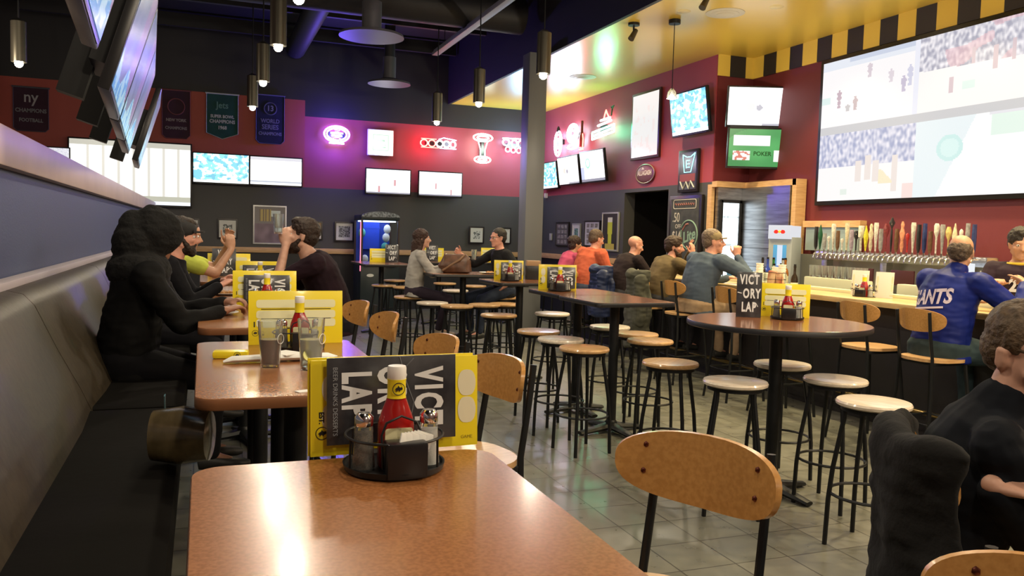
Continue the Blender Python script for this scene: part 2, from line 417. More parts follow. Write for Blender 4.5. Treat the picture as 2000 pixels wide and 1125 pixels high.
table('high_table', 'rectangular high table, farther half of the joined pair, holding a menu set', 3.08, 6.48, .68, .74, m=(laminh, edgek), r=.06)
table('high_table', 'dark high table with a menu set and a napkin box, left of the orange shirt', 3.12, 8.0, .70, .72, m=(laminh, edgek), r=.06)
table('high_table', 'dark high table with the brown purse, between woman and man', 2.98, 9.55, .95, .72, m=(laminh, edgek), r=.06)
table('high_table', 'dark high table in front of the claw machine', 2.55, 12.35, .75, 1.2, m=(laminh, edgek), r=.06)
table('high_table', 'far dark high table with menu, behind the woman in grey', 3.75, 13.4, .75, 1.0, m=(laminh, edgek), r=.06)
CH = make_chair('nearest wooden-backed bar chair with four bolts, beside the near booth table')
CH.location = (.965, 1.66, 0); CH.rotation_euler = (0, 0, R(110)); CH['group'] = 'chairs along the booth tables'
def chair_at(bx, by, face, label, group):
    # bx, by is where the backrest stands; face is the heading in degrees
    dx, dy = math.cos(R(face)), math.sin(R(face))
    return dup(CH, (bx+.20*dx, by+.20*dy, 0), R(face-90), label, group)
CH.location = (1.072+.20*math.cos(R(206)), 1.54+.20*math.sin(R(206)), 0); CH.rotation_euler = (0, 0, R(116))
G = 'chairs along the booth tables'
chair_at(1.05, 2.78, 193, 'bar chair partly behind the near yellow menu', G)
chair_at(1.01, 3.40, 190, 'bar chair just behind and left of the one by the near menu', G)
chair_at(.99, 4.40, 186, 'bar chair in the middle of the row beside the third booth table', G)
chair_at(.965, 5.14, 190, 'bar chair just in front of the bearded man\'s chair', G)
chair_at(.99, 6.35, 188, 'bar chair under the bearded man in the dark shirt', G)
chair_at(1.535, 1.45, -36, 'bar chair under the black winter coat of the young man', 'chairs near the photographer')
chair_at(1.165, .745, 200, 'bar chair whose rounded top pokes in at the bottom right corner', 'chairs near the photographer') 
G = 'chairs along the bar'
for y, lab in ((10.95, 'bar chair of the dark-haired person in pink'), (10.25, 'bar chair of the man in the orange shirt'), (9.3, 'bar chair with a navy jacket over its back'), (8.35, 'bar chair with a long grey-green coat over its back'), (7.6, 'bar chair under the man in the blue-grey sweater'), (6.65, 'empty bar chair right of the man in the blue-grey sweater'), (5.95, 'empty bar chair left of the black menu on the round table'), (4.95, 'empty bar chair just left of the man in the blue jacket'), (4.36, 'bar chair under the man in the blue jacket')):
    chair_at(4.68, y, 0, lab, G)
ST = make_stool('nearest round stool, right of the round table base'); ST['group'] = 'round wooden bar stools'
ST.location = (3.18, 3.18, 0); ST.rotation_euler = (0, 0, R(20))
SL = [(3.48, 3.78, 'pale round stool behind the nearest one, right of the round table column'), (2.83, 3.85, 'round stool with pinkish top in front of the round table, left of its column'), (3.55, 4.34, 'round stool half hidden by the round table column'), (2.83, 4.54, 'round stool left of the round table under its left edge'), (3.28, 5.57, 'nearest stool on the right of the joined high tables'), (3.39, 5.98, 'middle stool on the right of the joined high tables'), (3.41, 6.50, 'whitish stool behind the column of the joined high tables'), (2.56, 5.26, 'front golden stool on the left of the joined high tables'), (2.60, 5.76, 'greyish stool behind the front one, left of the joined high tables'), (2.63, 6.28, 'third stool back on the left of the joined high tables'), (3.37, 7.7, 'whitish stool between the joined tables and the menu table behind'), (2.75, 7.6, 'stool left of the menu table with pale floor showing under it'), (3.25, 8.80, 'orange-topped stool in front of the man in black'), (2.98, 8.72, 'stool next to the orange-topped one in front of the man in black'), (2.62, 8.60, 'front stool left of the purse table'), (2.45, 9.0, 'stool just behind the front one left of the purse table'), (3.31, 10.95, 'white-topped stool seen below the purse'), (2.52, 12.0, 'white-topped stool left in front of the claw machine'), (2.75, 11.6, 'golden stool right of the white one by the claw machine'), (2.95, 13.2, 'far stool behind the claw machine table'), (3.6, 12.5, 'far stool under the far high table behind the woman'), (3.9, 11.9, 'far stool seen right of the woman\'s sleeve'), (2.38, 9.85, 'stool under the woman in the grey sweater'), (3.58, 9.75, 'stool under the man in black with glasses')]
sheenwood = mat('pale_seat_wood', (.74, .66, .55), .34, 0, 0, 7, coat=.5, col2=(.62, .52, .42), stretch=(9, 1.2, 9)); PM = None  # whitish reflection on some seats, put into the wood colour
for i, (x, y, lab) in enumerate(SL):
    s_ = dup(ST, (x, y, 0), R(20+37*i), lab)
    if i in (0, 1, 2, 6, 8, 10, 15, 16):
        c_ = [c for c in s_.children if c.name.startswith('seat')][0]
        if PM is None: PM = c_.data.copy(); PM.materials[0] = sheenwood
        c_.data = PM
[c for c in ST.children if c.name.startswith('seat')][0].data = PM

# ------------------------------------------------------------------ table things
KET = [(0, 0), (.034, 0), (.037, .006), (.037, .085), (.034, .10), (.026, .122), (.0185, .142), (.0165, .165), (.0165, .178), (0, .178)]
ovalm = lambda n, k=.72: n
def emblem(parent, r, m, loc, rot, name='emblem'):
    mb = MB(); mb.tube([(r*math.cos(2*PI*i/28), r*math.sin(2*PI*i/28), 0) for i in range(28)], r*.07, 5, closed=True)
    # leaping horned animal with a wing
    pts = [(-.62, -.05), (-.45, .18), (-.2, .28), (-.05, .62), (.12, .3), (.3, .25), (.5, .36), (.6, .2), (.66, -.02), (.45, -.2), (.28, -.2), (.18, -.52), (.05, -.25), (-.2, -.2), (-.35, -.5), (-.45, -.18)]
    mb.prism([(x*r, y*r) for x, y in pts], 0, .0008)
    return mb.build(name, m, parent, loc=loc, rot=rot, smooth=0)
def ketchup(x, y, z, rz, label, detail=True):
    t = thing('ketchup_bottle', label, 'bottle', (x, y, z), rz, 'ketchup bottles')
    MB().lathe(KET, n=28).fn(lambda c: (c.x, c.y*.78, c.z)).build('body', red, t)
    MB().lathe([(.0195, .140), (.0185, .144), (.0185, .174), (.0195, .178)], n=24).build('neck_label', yellow, t)
    MB().lathe([(.0170, .176), (.0190, .180), (.0190, .200), (.0175, .204), (0, .205)], n=24).build('cap', white, t)
    lb = MB(); lb.prism(rrect(.056, .052, .006), 0, .001); lb.xf(Matrix.Rotation(PI/2, 4, 'X')).fn(lambda c: (c.x, c.y-.03+.28*c.x*c.x*30*.035, c.z+.058))
    lo = lb.build('front_label', mat('label_cream', (.72, .68, .42), .5), t)
    if detail:
        emblem(t, .012, txtk, (0, -.0195, .160), (PI/2, 0, 0))
        text(t, 'NOT JUST A', .0085, (0, -.0318, .044), (PI/2, 0, 0), txtk)
    return t
def shaker(x, y, z, label, fill, nm):
    t = thing(nm, label, 'shaker', (x, y, z), 0, nm.replace('_', ' ')+'s')
    MB().lathe([(0, 0), (.0215, 0), (.023, .006), (.0195, .045), (.018, .086), (.016, .090), (0, .090)], n=20).build('jar', glass, t)
    MB().lathe([(0, .004), (.019, .004), (.017, .045), (.0155, .074), (0, .074)], n=20).build('contents', fill, t)
    MB().lathe([(.0175, .088), (.0185, .090), (.0185, .106), (.012, .114), (0, .115)], n=20).build('lid', chrome, t)
    return t
salt = mat('salt', (.85, .85, .85), .9, bump=.2, noise_scale=300); pepper = mat('pepper', (.16, .12, .08), .9, 0, .6, 300)
def menu(x, y, z, rz, w, h, label, kind, tilt=4, lay='side'):
    t = thing('menu', label, 'menu', (x, y, z), 0, None, rot=(R(-tilt), 0, rz))
    t.rotation_euler = Euler((R(-tilt), 0, rz), 'XYZ')
    m0 = {'black': menublk, 'yellow': yellow, 'white': paper}[kind]
    MB().box((0, 0, h/2), (w, .004, h), bev=.0012).build('cover', m0, t)
    f = -.0026
    if kind == 'black':
        if lay == 'side':   # lettering turned a quarter turn
            for s_, xx in (('VICT', .27), ('ORY', -.02), ('LAP', -.29)):
                text(t, s_, h*.46, (xx*w, f, h*(.51 if s_ == 'VICT' else .58)), (PI/2, R(90), 0), txtw, bold=.0034, xs=.58, sp=1.26)
            text(t, 'BEER DRINKS DESSERTS', h*.075, (-.44*w, f, h*.5), (PI/2, R(90), 0), mat('fine_print', (.25, .27, .3), .5), 'small_print')
            mb = MB(); mb.tube([(.05*w, f, h*.99), (.10*w, f, h*.70), (.16*w, f, h*.45), (.13*w, f, h*.2)], .0012, 4); mb.tube([(.16*w, f, h*.97), (.02*w, f, h*.75)], .0012, 4)
            mb.build('pattern', mat('chalk_grey', (.16, .17, .19), .6), t)
        else:
            for s_, zz in (('VICT', .83), ('ORY', .52), ('LAP', .22)):
                text(t, s_, h*.29, (.0*w if s_ != 'ORY' else .10*w, f, h*zz), (PI/2, 0, 0), txtw, bold=.003, xs=.58, sp=1.2)
            MB().tube([(.18*w, f, h*.24), (.28*w, f, h*.32), (.36*w, f, h*.24)], .003, 5).tube([(-.46*w, f, h*.55), (-.3*w, f, h*.53)], .003, 5).build('pattern', txtw, t)
    else:
        if lay == 'sheet':
            mb = MB()
            for k in range(3): mb.prism([(a*1, b) for a, b in rrect(w*.84, h*(.17 if k < 2 else .13), h*.06)], 0, .0006) if 0 else None
            for k, zz in enumerate((.76, .56, .40)):
                q = rrect(w*.84, h*.15, h*.05)
                mb.rings([[Vector((a, f-e, b+h*zz)) for a, b in q] for e in (0, .0006)])
            mb.build('text_panel', mat('panel_pale', (.80, .80, .50), .6), t)
            MB().box((0, f-.0008, h*.66), (w*.74, .0004, h*.012)).box((0, f-.0008, h*.48), (w*.74, .0004, h*.012)).build('rule', txtk, t)
            emblem(t, h*.055, txtk, (-.43*w, f, h*.22), (PI/2, 0, 0))
            MB().box((-.44*w, f-.0002, h*.38), (w*.012, .0004, h*.10)).build('small_print', txtk, t)
        else:
            for xx in (-.38, .43):
                for zz in (.70, .40):
                    mb = MB(); q = [(.052*w*2*math.copysign(abs(math.cos(a))**.7, math.cos(a))*.55, h*.145*math.sin(a)) for a in [2*PI*i/24 for i in range(24)]]
                    mb.rings([[Vector((a+xx*w*1.0, f-e, b+h*zz)) for a, b in q] for e in (0, .0005)]); mb.build('figure_print', cream, t)
            text(t, 'EST.', h*.07, (-.44*w, f, h*.40), (PI/2, R(90), 0), txtk, bold=.0006)
            emblem(t, h*.065, txtk, (-.435*w, f, h*.24), (PI/2, 0, 0))
            text(t, 'GAME', h*.05, (.43*w, f, h*.10), (PI/2, 0, 0), mat('faint_print', (.45, .36, .02), .6), 'small_print')
    return t
def caddy(x, y, z, rz, where, big=True, box=True):
    t = thing('condiment_caddy', 'black wire condiment caddy '+where, 'caddy', (x, y, z), rz, 'condiment caddies')
    mb = MB(); mb.lathe([(.088, .004), (.100, .004), (.103, .016), (.099, .016), (.095, .008), (.088, .008)], n=32)
    mb.build('tray', black, t)
    mb = MB(); mb.lathe([(0, .003), (.092, .003), (.092, .007), (0, .007)], n=32); mb.build('tray_floor', black, t)
    rg = MB(); rg.tube([(.098*math.cos(2*PI*i/32), .098*math.sin(2*PI*i/32), .072) for i in range(32)], .0028, 6, closed=True)
    for k in range(6):
        a = 2*PI*k/6+.3; rg.tube([(.099*math.cos(a), .099*math.sin(a), .012), (.098*math.cos(a), .098*math.sin(a), .072)], .0024, 6)
    rg.build('rail', black, t)
    MB().tube([(-.038, -.072, .02), (-.040, -.066, .085), (-.03, -.062, .108), (0, -.06, .120), (.03, -.062, .108), (.040, -.066, .085), (.038, -.072, .02)], .0026, 6).build('handle', black, t)
    if box:
        MB().box((.005, -.079, .040), (.080, .046, .070), bev=.005).build('packet_box', blackp, t)
    return t
def packets(x, y, z, rz, label):
    t = thing('sweetener_packet', label, 'packet', (x, y, z), rz, 'sweetener packets')
    MB().box((0, 0, .008), (.034, .004, .030), ry=.35, rx=-.2, bev=.001).build('sachet', paper, t)
    return t
def loc2(x, y, rz, dx, dy): return x+dx*math.cos(rz)-dy*math.sin(rz), y+dx*math.sin(rz)+dy*math.cos(rz)
def condiments(x, y, rz, where, sh=True, det=False, s=1):
    z = 1.06
    caddy(x, y, z, rz, where)
    a, b = loc2(x, y, rz, 0, -.012)
    ketchup(a, b, z+.008, rz, 'red ketchup bottle in the caddy '+where, det)
    a, b = loc2(x, y, rz, .066, -.02); shaker(a, b, z+.008, 'glass salt shaker in the caddy '+where, salt, 'salt_shaker')
    a, b = loc2(x, y, rz, -.066, -.02); shaker(a, b, z+.008, 'glass pepper shaker in the caddy '+where, pepper, 'pepper_shaker')
# near booth table
condiments(.366, 1.615, 0, 'on the near booth table', det=True)
for i in range(6):
    packets(.385+.007*i-.012, 1.535+.002*i, 1.125, R(20-6*i), 'white sweetener packet in the near caddy box, %s from the left' % ['first', 'second', 'third', 'fourth', 'fifth', 'last'][i])
menu(.402, 1.745, 1.060, R(2), .375, .204, 'yellow menu on its long edge behind the near caddy', 'yellow', lay='print')
menu(.396, 1.755, 1.060, R(2), .372, .208, 'second yellow menu tucked behind the first on the near booth table', 'yellow', lay='print')
menu(.388, 1.725, 1.087, R(2), .285, .184, 'black menu with big white turned lettering in front of the near yellow menu', 'black')
# second booth table
condiments(.365, 3.36, 0, 'on the second booth table')
menu(.37, 3.50, 1.06, R(3), .385, .222, 'yellow list menu behind the drink glasses on the second booth table', 'yellow', lay='sheet')
# third, fourth, fifth
condiments(.36, 5.05, 0, 'on the third booth table')
menu(.36, 5.20, 1.06, R(2), .375, .22, 'yellow menu on the third booth table', 'yellow', lay='sheet')
menu(.37, 5.175, 1.075, R(2), .27, .18, 'black menu in front of the yellow one on the third booth table', 'black')
condiments(.43, 6.78, 0, 'on the fourth booth table')
menu(.44, 6.93, 1.06, 0, .375, .21, 'yellow menu on the fourth booth table', 'yellow', lay='sheet')
menu(.44, 6.905, 1.07, 0, .27, .17, 'black menu in front of the yellow one on the fourth booth table', 'black')
menu(.25, 8.55, 1.06, 0, .40, .22, 'yellow menu on the farthest booth table', 'yellow', lay='sheet')
menu(.20, 8.45, 1.06, 0, .22, .27, 'upright black menu rising over the farthest booth table', 'black', lay='up')
# round table
condiments(3.43, 4.17, R(-35), 'on the round table')
menu(3.235, 4.30, 1.06, R(-28), .155, .285, 'upright black menu with white lettering on the round table', 'black', lay='up', tilt=2)
menu(3.50, 4.28, 1.06, R(-38), .30, .215, 'yellow menu standing on the round table beside the ketchup', 'yellow', lay='sheet')
# joined tables, menu table, purse table and far tables
condiments(2.93, 6.55, R(-20), 'on the joined high tables')
menu(2.97, 6.69, 1.06, R(-18), .34, .225, 'yellow menu on the joined high tables', 'yellow', lay='print')
menu(2.995, 6.665, 1.075, R(-18), .25, .19, 'black turned menu in front of the yellow one on the joined high tables', 'black')
condiments(3.00, 7.98, R(-16), 'on the high table left of the orange shirt')
menu(3.03, 8.10, 1.06, R(-16), .31, .21, 'yellow menu on the high table left of the orange shirt', 'yellow', lay='print')
menu(3.05, 8.075, 1.07, R(-16), .22, .18, 'black menu before the yellow one on the table left of the orange shirt', 'black')
menu(2.62, 12.65, 1.06, R(-10), .38, .21, 'yellow menu on the claw machine table', 'yellow', lay='sheet')
menu(2.74, 12.5, 1.06, R(-10), .20, .28, 'upright black menu on the claw machine table', 'black', lay='up')
menu(3.70, 13.6, 1.06, R(-10), .36, .22, 'yellow menu on the far table right of the woman', 'yellow', lay='sheet')
menu(3.60, 13.3, 1.06, R(-10), .20, .27, 'upright black menu on the far table right of the woman', 'black', lay='up')
menu(4.72, 13.6, 1.06, R(-10), .30, .24, 'yellow menu left of the man in black with glasses', 'yellow', lay='sheet')
# ------------------------------------------------------------------ drinks and small things
def pint(x, y, z, label, liquid, lvl, r=.043, h=.15, logo=True, name='pint_glass', grp=None):
    t = thing(name, label, 'glass', (x, y, z), 0, grp)
    k = .72
    MB().lathe([(0, 0), (r*k, 0), (r*k*1.03, .004), (r, h), (r-.0025, h), (r*k*.93, .012), (0, .012)], n=28).build('glass_wall', glass, t)
    rr = lambda zz: (r*k+(r-r*k)*zz/h)-.0034
    MB().lathe([(0, .0125), (rr(.0125), .0125), (rr(lvl*h), lvl*h), (0, lvl*h)], n=24).build('drink', liquid, t)
    if logo:
        MB().tube([(.017*math.cos(2*PI*i/24), .017*math.sin(2*PI*i/24), 0) for i in range(24)], .0013, 5, closed=True).build('printed_ring', white, t, loc=(r*.74, -r*.66, h*.62), rot=(PI/2, 0, R(48)))
    return t
cola = mat('cola', (.10, .022, .010), .1, coat=.3); water = mat('ice_water', (.72, .78, .74), .1, trans=.6, ior=1.3)
beer = mat('amber_beer', (.55, .24, .03), .15, trans=.3); 
pint(.222, 2.93, 1.06, 'half full glass of cola on the second booth table', cola, .60, h=.162)
wg = pint(.350, 2.85, 1.06, 'glass of ice water with lemon on the second booth table', water, .6, h=.175, r=.046)
MB().lathe([(0, 0), (.02, 0), (.02, .006), (0, .006)], n=20).build('lemon_slice', mat('lemon', (.70, .72, .25), .4), wg, loc=(-.012, -.024, .052), rot=(R(70), 0, .3))
t = thing('napkin_roll', 'white paper napkin roll lying on the second booth table', 'napkin', (.27, 3.04, 1.06), R(3))
MB().tube([(-.20, 0, .006), (-.17, 0, .014), (0, .0, .017), (.17, .01, .014), (.21, .015, .006)], [(.012, .004), (.028, .011), (.03, .013), (.028, .011), (.01, .004)], 10).build('roll', paper, t)
MB().box((.02, .03, .026), (.09, .10, .004), rz=.6, bev=.001).build('napkin_corner', paper, t)
t = thing('place_card', 'folded yellow card with round emblem lying by the napkin roll', 'card', (.10, 3.16, 1.06), R(-8))
MB().box((0, 0, .014), (.125, .06, .028), bev=.010).build('card', yellow, t)
emblem(t, .011, txtk, (.025, -.031, .014), (PI/2, 0, 0))
tag(MB().box((.455, 3.02, 1.066), (.06, .09, .012), rz=.1, bev=.003).build('phone', mat('phone_dark', (.06, .04, .02), .2)), 'dark phone lying by the napkin on the second booth table', 'phone')
tag(MB().box((.285, 2.46, 1.0615), (.05, .03, .002), rz=.4).build('paper_scrap', paper), 'scrap of torn white paper near the edge of the second booth table', 'paper')
# plates and basket on third/fourth tables
def plate(x, y, z, label, r=.13, food=True):
    t = thing('plate', label, 'plate', (x, y, z), 0, None)
    MB().lathe([(0, .002), (r*.6, .002), (r, .014), (r, .017), (r*.6, .006), (0, .006)], n=28).build('dish', white, t)
    if food:
        mb = MB()
        for i in range(9):
            a = i*2.4; q = r*.5*math.sqrt(i/9); mb.ell((q*math.cos(a), q*math.sin(a), .016), (.022, .016, .014), 1)
        mb.build('food', mat('food_brown', (.45, .22, .07), .6, 0, .4, 60), t)
    return t
plate(.16, 6.15, 1.06, 'white plate with food in front of the man in the cap', .13)
plate(.08, 4.75, 1.06, 'white plate half hidden behind the hooded sleeve', .11)
t = thing('napkin_sheet', 'bluish white paper mat on the third booth table', 'napkin', (.16, 5.18, 1.06), R(4)); MB().box((-.10, -.25, .001), (.16, .26, .002)).build('sheet', paper, t)
# white bowl by the near man's hands
t = plate(1.995, 1.46, 1.06, 'white plate by the hands of the young man at the right', .13, False)
# small brown basket / box on bench, and the leather bag
t = thing('leather_bag', 'glossy brown bag lying on the bench beside the hooded person', 'bag', (-.06, 2.86, .76), R(80)); t.scale = (1, .6, 1)
MB().tube([(-.02, -.16, .10), (-.02, -.15, .10), (0, 0, .10), (0, .15, .10), (0, .16, .10)], [.05, .085, .10, .085, .05], 20).fn(lambda c: (c.x*.95, c.y, c.z*.95)).build('body', mat('brown_leather', (.12, .09, .045), .22, 0, .3, 12, bump=.15, coat=.5), t)
MB().tube([(.095, .14, .02), (.118, .13, .12), (.085, .12, .21)], [(.004, .010)]*3, 8).build('trim', mat('bluish_reflection', (.10, .22, .28), .25, .6), t)  # strip coloured to stand in for a blue light reflection along the edge
# brown purse on table
t = thing('purse', 'slouchy brown leather purse on the table between woman and man', 'purse', (2.86, 9.50, 1.06), R(-18))
lea = mat('purse_leather', (.13, .06, .035), .42, 0, .4, 14, bump=.3)
mb = MB(); mb.rings([[Vector((x, y, z)) for x, y in rrect(w_, d_, d_*.45, 5)] for w_, d_, z in ((.30, .12, .0), (.38, .17, .02), (.40, .18, .09), (.36, .13, .17), (.30, .06, .225), (.26, .03, .24))])
mb.fn(lambda c: (c.x+.02*math.sin(c.z*40), c.y+.012*math.sin(c.x*33+c.z*20), c.z-.03*(c.x/.2)**2*(c.z > .15))); mb.build('body', lea, t)
MB().tube([(-.15, -.09, .03), (-.05, -.10, .10), (.06, -.09, .17), (.12, -.03, .23)], [(.004, .012)]*4, 8).build('strap', mat('strap_tan', (.20, .11, .06), .4), t)
# napkin holder
t = thing('napkin_dispenser', 'black napkin holder with brown paper napkins beside the orange shirt', 'dispenser', (3.38, 8.28, 1.06), R(-15))
MB().box((0, 0, .075), (.16, .12, .15), bev=.006).build('holder', blackp, t); MB().box((0, 0, .175), (.15, .11, .06), bev=.004).build('napkins', mat('kraft', (.42, .27, .16), .8), t)
t = plate(3.30, 9.45, 1.06, 'white plate on the purse table in front of the man in black', .14)

# ------------------------------------------------------------------ bar
bark = mat('bar_front_dark', (.016, .014, .016), .5, bump=.1)
bar = thing('bar_counter', 'long bar counter with pale lit wooden top and dark front', 'bar counter', (0, 0, 0))
MB().box((5.53, 7.0, 1.045), (.50, 9.6, .05), bev=.012).build('countertop', barwood, bar)
MB().box((5.60, 7.0, .51), (.28, 9.5, 1.02)).build('front_panel', bark, bar)
MB().box((5.84, 7.0, 1.075), (.10, 9.5, .05), bev=.004).build('service_ledge', mat('ledge_pale', (.70, .66, .44), .35), bar)
MB().tube([(5.36, 2.25, .22), (5.36, 11.75, .22)], .02, 10).build('foot_rail', mat('brass_rail', (.35, .25, .1), .3, 1), bar)
# back counter of steel with lit sinks
bb = thing('back_counter', 'steel back counter with sinks below the beer taps', 'counter', (0, 0, 0))
MB().box((6.62, 5.55, .90), (.95, 6.2, .05), bev=.006).build('steel_top', steel, bb)
MB().box((6.65, 5.55, .44), (.85, 6.1, .86)).build('cabinet', brushed, bb)
MB().box((7.12, 5.55, 1.16), (.14, 6.2, .48)).build('backsplash', mat('splash_steel', (.30, .29, .26), .3, .7), bb)
for y in (8.2, 6.9, 5.6, 4.6):
    mb = MB(); mb.box((6.30, y, 1.06), (.10, .90, .22), bev=.01); mb.build('rail_guard', mat('rail_pale', (.62, .62, .45), .35), bb)
# tap tower
tt = thing('tap_tower', 'long steel beer tap tower on the back counter under the big screen', 'tap tower', (0, 0, 0))
MB().box((6.92, 6.73, 1.40), (.16, 2.30, .10), bev=.02).build('tower_beam', steel, tt)
for y in (5.95, 6.85, 7.75): MB().box((6.92, y, 1.14), (.10, .09, .46), bev=.01).build('tower_post', steel, tt)
for k in range(4): MB().box((6.84, 6.0+k*.55, 1.20), (.02, .30, .16), bev=.004).build('drip_panel', mat('drip_maroon', (.09, .03, .035), .35, .4), tt)
TC = {'white': (.75, .74, .70), 'black': (.03, .03, .035), 'dark green': (.02, .12, .06), 'yellow': (.75, .70, .05), 'lilac': (.45, .38, .50), 'salmon': (.75, .33, .20), 'maroon': (.25, .05, .06), 'cream': (.72, .66, .48), 'grey': (.35, .36, .38), 'navy': (.03, .05, .18), 'gold': (.65, .52, .2), 'red': (.45, .03, .03), 'brown': (.16, .09, .05)}
seq = 'black,dark green,grey,white,white,brown,white,cream,lilac,black,white,yellow,cream,white,grey,maroon,black,brown,salmon,red,white,black,navy,brown,white,grey,gold,cream,white,grey,navy'.split(',')
hs = [.24, .26, .17, .14, .27, .20, .12, .28, .21, .20, .25, .25, .27, .28, .22, .27, .33, .22, .29, .18, .28, .26, .27, .20, .27, .26, .24, .27, .22, .27, .26]
shp = 'flat,leaf,flat,ball,taper,flat,ball,taper,flat,round,mug,leaf,fig,taper,flat,disc,diam,flat,fig,ball,taper,flat,flat,flat,round,taper,disc,leaf,ball,flat,flat'.split(',')
ORD = 'first second third fourth fifth sixth seventh eighth ninth tenth eleventh twelfth thirteenth fourteenth fifteenth sixteenth seventeenth eighteenth nineteenth twentieth twenty-first twenty-second twenty-third twenty-fourth twenty-fifth twenty-sixth twenty-seventh twenty-eighth twenty-ninth thirtieth last'.split()
for i, (cn, h, sp) in enumerate(zip(seq, hs, shp)):
    y = 7.80-i*(2.12/30); h *= 1.1
    t = thing('beer_tap', '%s beer tap handle, %s from the left on the tap tower' % (cn, ORD[i]), 'beer tap', (6.80, y, 1.42), R(-90), 'beer taps on the tower')
    cm = mat('tap_'+cn.replace(' ', '_'), TC[cn], .35, 0, .35, 40)
    MB().tube([(0, .04, 0), (0, -.03, .0), (0, -.05, -.02), (0, -.052, -.06)], [.012, .011, .010, .008], 10).build('faucet', chrome, t)
    MB().cyl((0, -.02, .0), (0, -.02, .05), .009, .011, 10).build('collar', chrome, t)
    mb = MB(); z0 = .05
    W = {'flat': [(.012, 0), (.026, .15), (.030, .6), (.026, 1)], 'leaf': [(.008, 0), (.022, .3), (.034, .6), (.006, 1)], 'ball': [(.010, 0), (.012, .6), (.024, .75), (.024, .92), (.008, 1)], 'taper': [(.009, 0), (.02, .4), (.033, .9), (.026, 1)], 'round': [(.010, 0), (.014, .55), (.032, .7), (.034, .92), (.02, 1)], 'mug': [(.014, 0), (.016, .5), (.040, .55), (.040, .95), (.034, 1)], 'fig': [(.012, 0), (.026, .2), (.018, .4), (.036, .62), (.018, .78), (.024, .9), (.010, 1)], 'disc': [(.008, 0), (.010, .5), (.034, .68), (.038, .84), (.020, 1)], 'diam': [(.008, 0), (.016, .3), (.014, .62), (.008, .68), (.040, .84), (.006, 1)]}[sp]
    mb.tube([(0, -.02, z0+h*q) for _, q in W], [(a, a*.45) for a, _ in W], 12); mb.build('handle', cm, t)
    if sp in ('round', 'disc', 'diam', 'mug'):
        q = .82; MB().ell((0, -.036, z0+h*q), (.018, .003, h*.07), 1).build('badge', cream, t)
# walk-in cooler in the corner with glass door
cl = thing('cooler', 'walk-in steel cooler in the corner behind the bar with a lit glass door', 'cooler', (0, 0, 0))
MB().box((6.91, 9.74, 1.14), (.40, .06, 2.28)).build('front_panel', brushed, cl)
mb = MB(); mb.box((7.13, 9.22, 1.14), (.06, 1.05, 2.28)); mb.build('side_panel', brushed, cl)
for zz in (1.70, 1.45, 1.20): MB().box((7.095, 9.22, zz), (.012, .95, .006)).build('panel_seam', blackp, cl)
dr = MB(); dr.box((6.755, 9.69, 1.17), (.035, .05, 1.86)); dr.box((7.065, 9.69, 1.17), (.035, .05, 1.86)); dr.box((6.91, 9.69, 2.09), (.345, .05, .04)); dr.box((6.91, 9.69, .26), (.345, .05, .04))
dro = dr.build('door', blackp, cl)
def cool(u, v):
    s_ = .55 if (v*9 % 1) < .12 else 1
    b_ = .75 if nz(u*3, v*9, 3, 5) > .62 else 1
    return (.86*s_*b_, .97*s_*b_, 1.0*s_*b_)
picture('lit_interior', dro, .28, 1.79, cool, vcol_mat('cooler_light', 1.9), 10, 60, (6.91, 9.685, 1.17))
MB().cyl((6.80, 9.655, 1.0), (6.80, 9.655, 1.35), .008, n=8).build('door_handle', chrome, dro)
tr = MB(); tr.box((6.675, 9.83, 1.16), (.05, .10, 2.32)); struct(tr.build('trim_1', oak))
struct(MB().box((6.93, 9.72, 2.32), (.56, .12, .08)).build('trim_2', oak))
struct(MB().box((7.17, 9.18, 2.32), (.10, 1.14, .08)).build('trim_3', oak))
struct(MB().box((7.20, 8.64, 1.16), (.16, .08, 2.40)).build('trim_4', oak))
# energy drink fridge on the back counter
t = thing('mini_fridge', 'small drinks fridge with white lit header and blue can inside, left of the taps', 'fridge', (6.84, 8.42, .925), R(-62))
MB().box((0, 0, .32), (.30, .30, .72), bev=.006).build('body', mat('fridge_grey', (.30, .33, .36), .4), t)
MB().box((0, -.165, .74), (.29, .04, .17), bev=.004).box((0, 0, .74), (.28, .28, .16)).build('header', glow('header_white', (.9, .92, 1), .75), t)
for sx in (-1, 1):
    MB().prism([(sx*.012, 0), (sx*.03, .028), (sx*.06, .024), (sx*.075, .0), (sx*.06, -.018), (sx*.03, -.02)], 0, .002).build('bull_emblem', mat('emblem_red', (.6, .02, .02), .4), t, loc=(0, -.186, .74), rot=(PI/2, 0, 0), smooth=0)
MB().ell((0, -.186, .745), (.018, .002, .018), 2).build('sun_emblem', mat('emblem_gold', (.85, .6, .05), .4), t)
picture('door_glass', t, .17, .44, lambda u, v: (.12, .2+.3*v, .45+.3*v) if abs(u-.5) > .16 else ((.75, .85, 1) if v > .4 else (.1, .15, .5)), vcol_mat('fridge_glow', .9), 10, 24, (0, -.152, .36))
# oak boxes on screen wall behind the bar
struct(MB().box((7.25, 8.05, 1.78), (.10, .98, .08)).build('trim_5', oak)); struct(MB().box((7.25, 8.05, 1.60), (.06, .90, .30)).build('trim_6', mat('grey_glass', (.25, .32, .34), .2)))
struct(MB().box((7.27, 5.0, 1.62), (.04, .9, .60)).build('trim_7', oak))
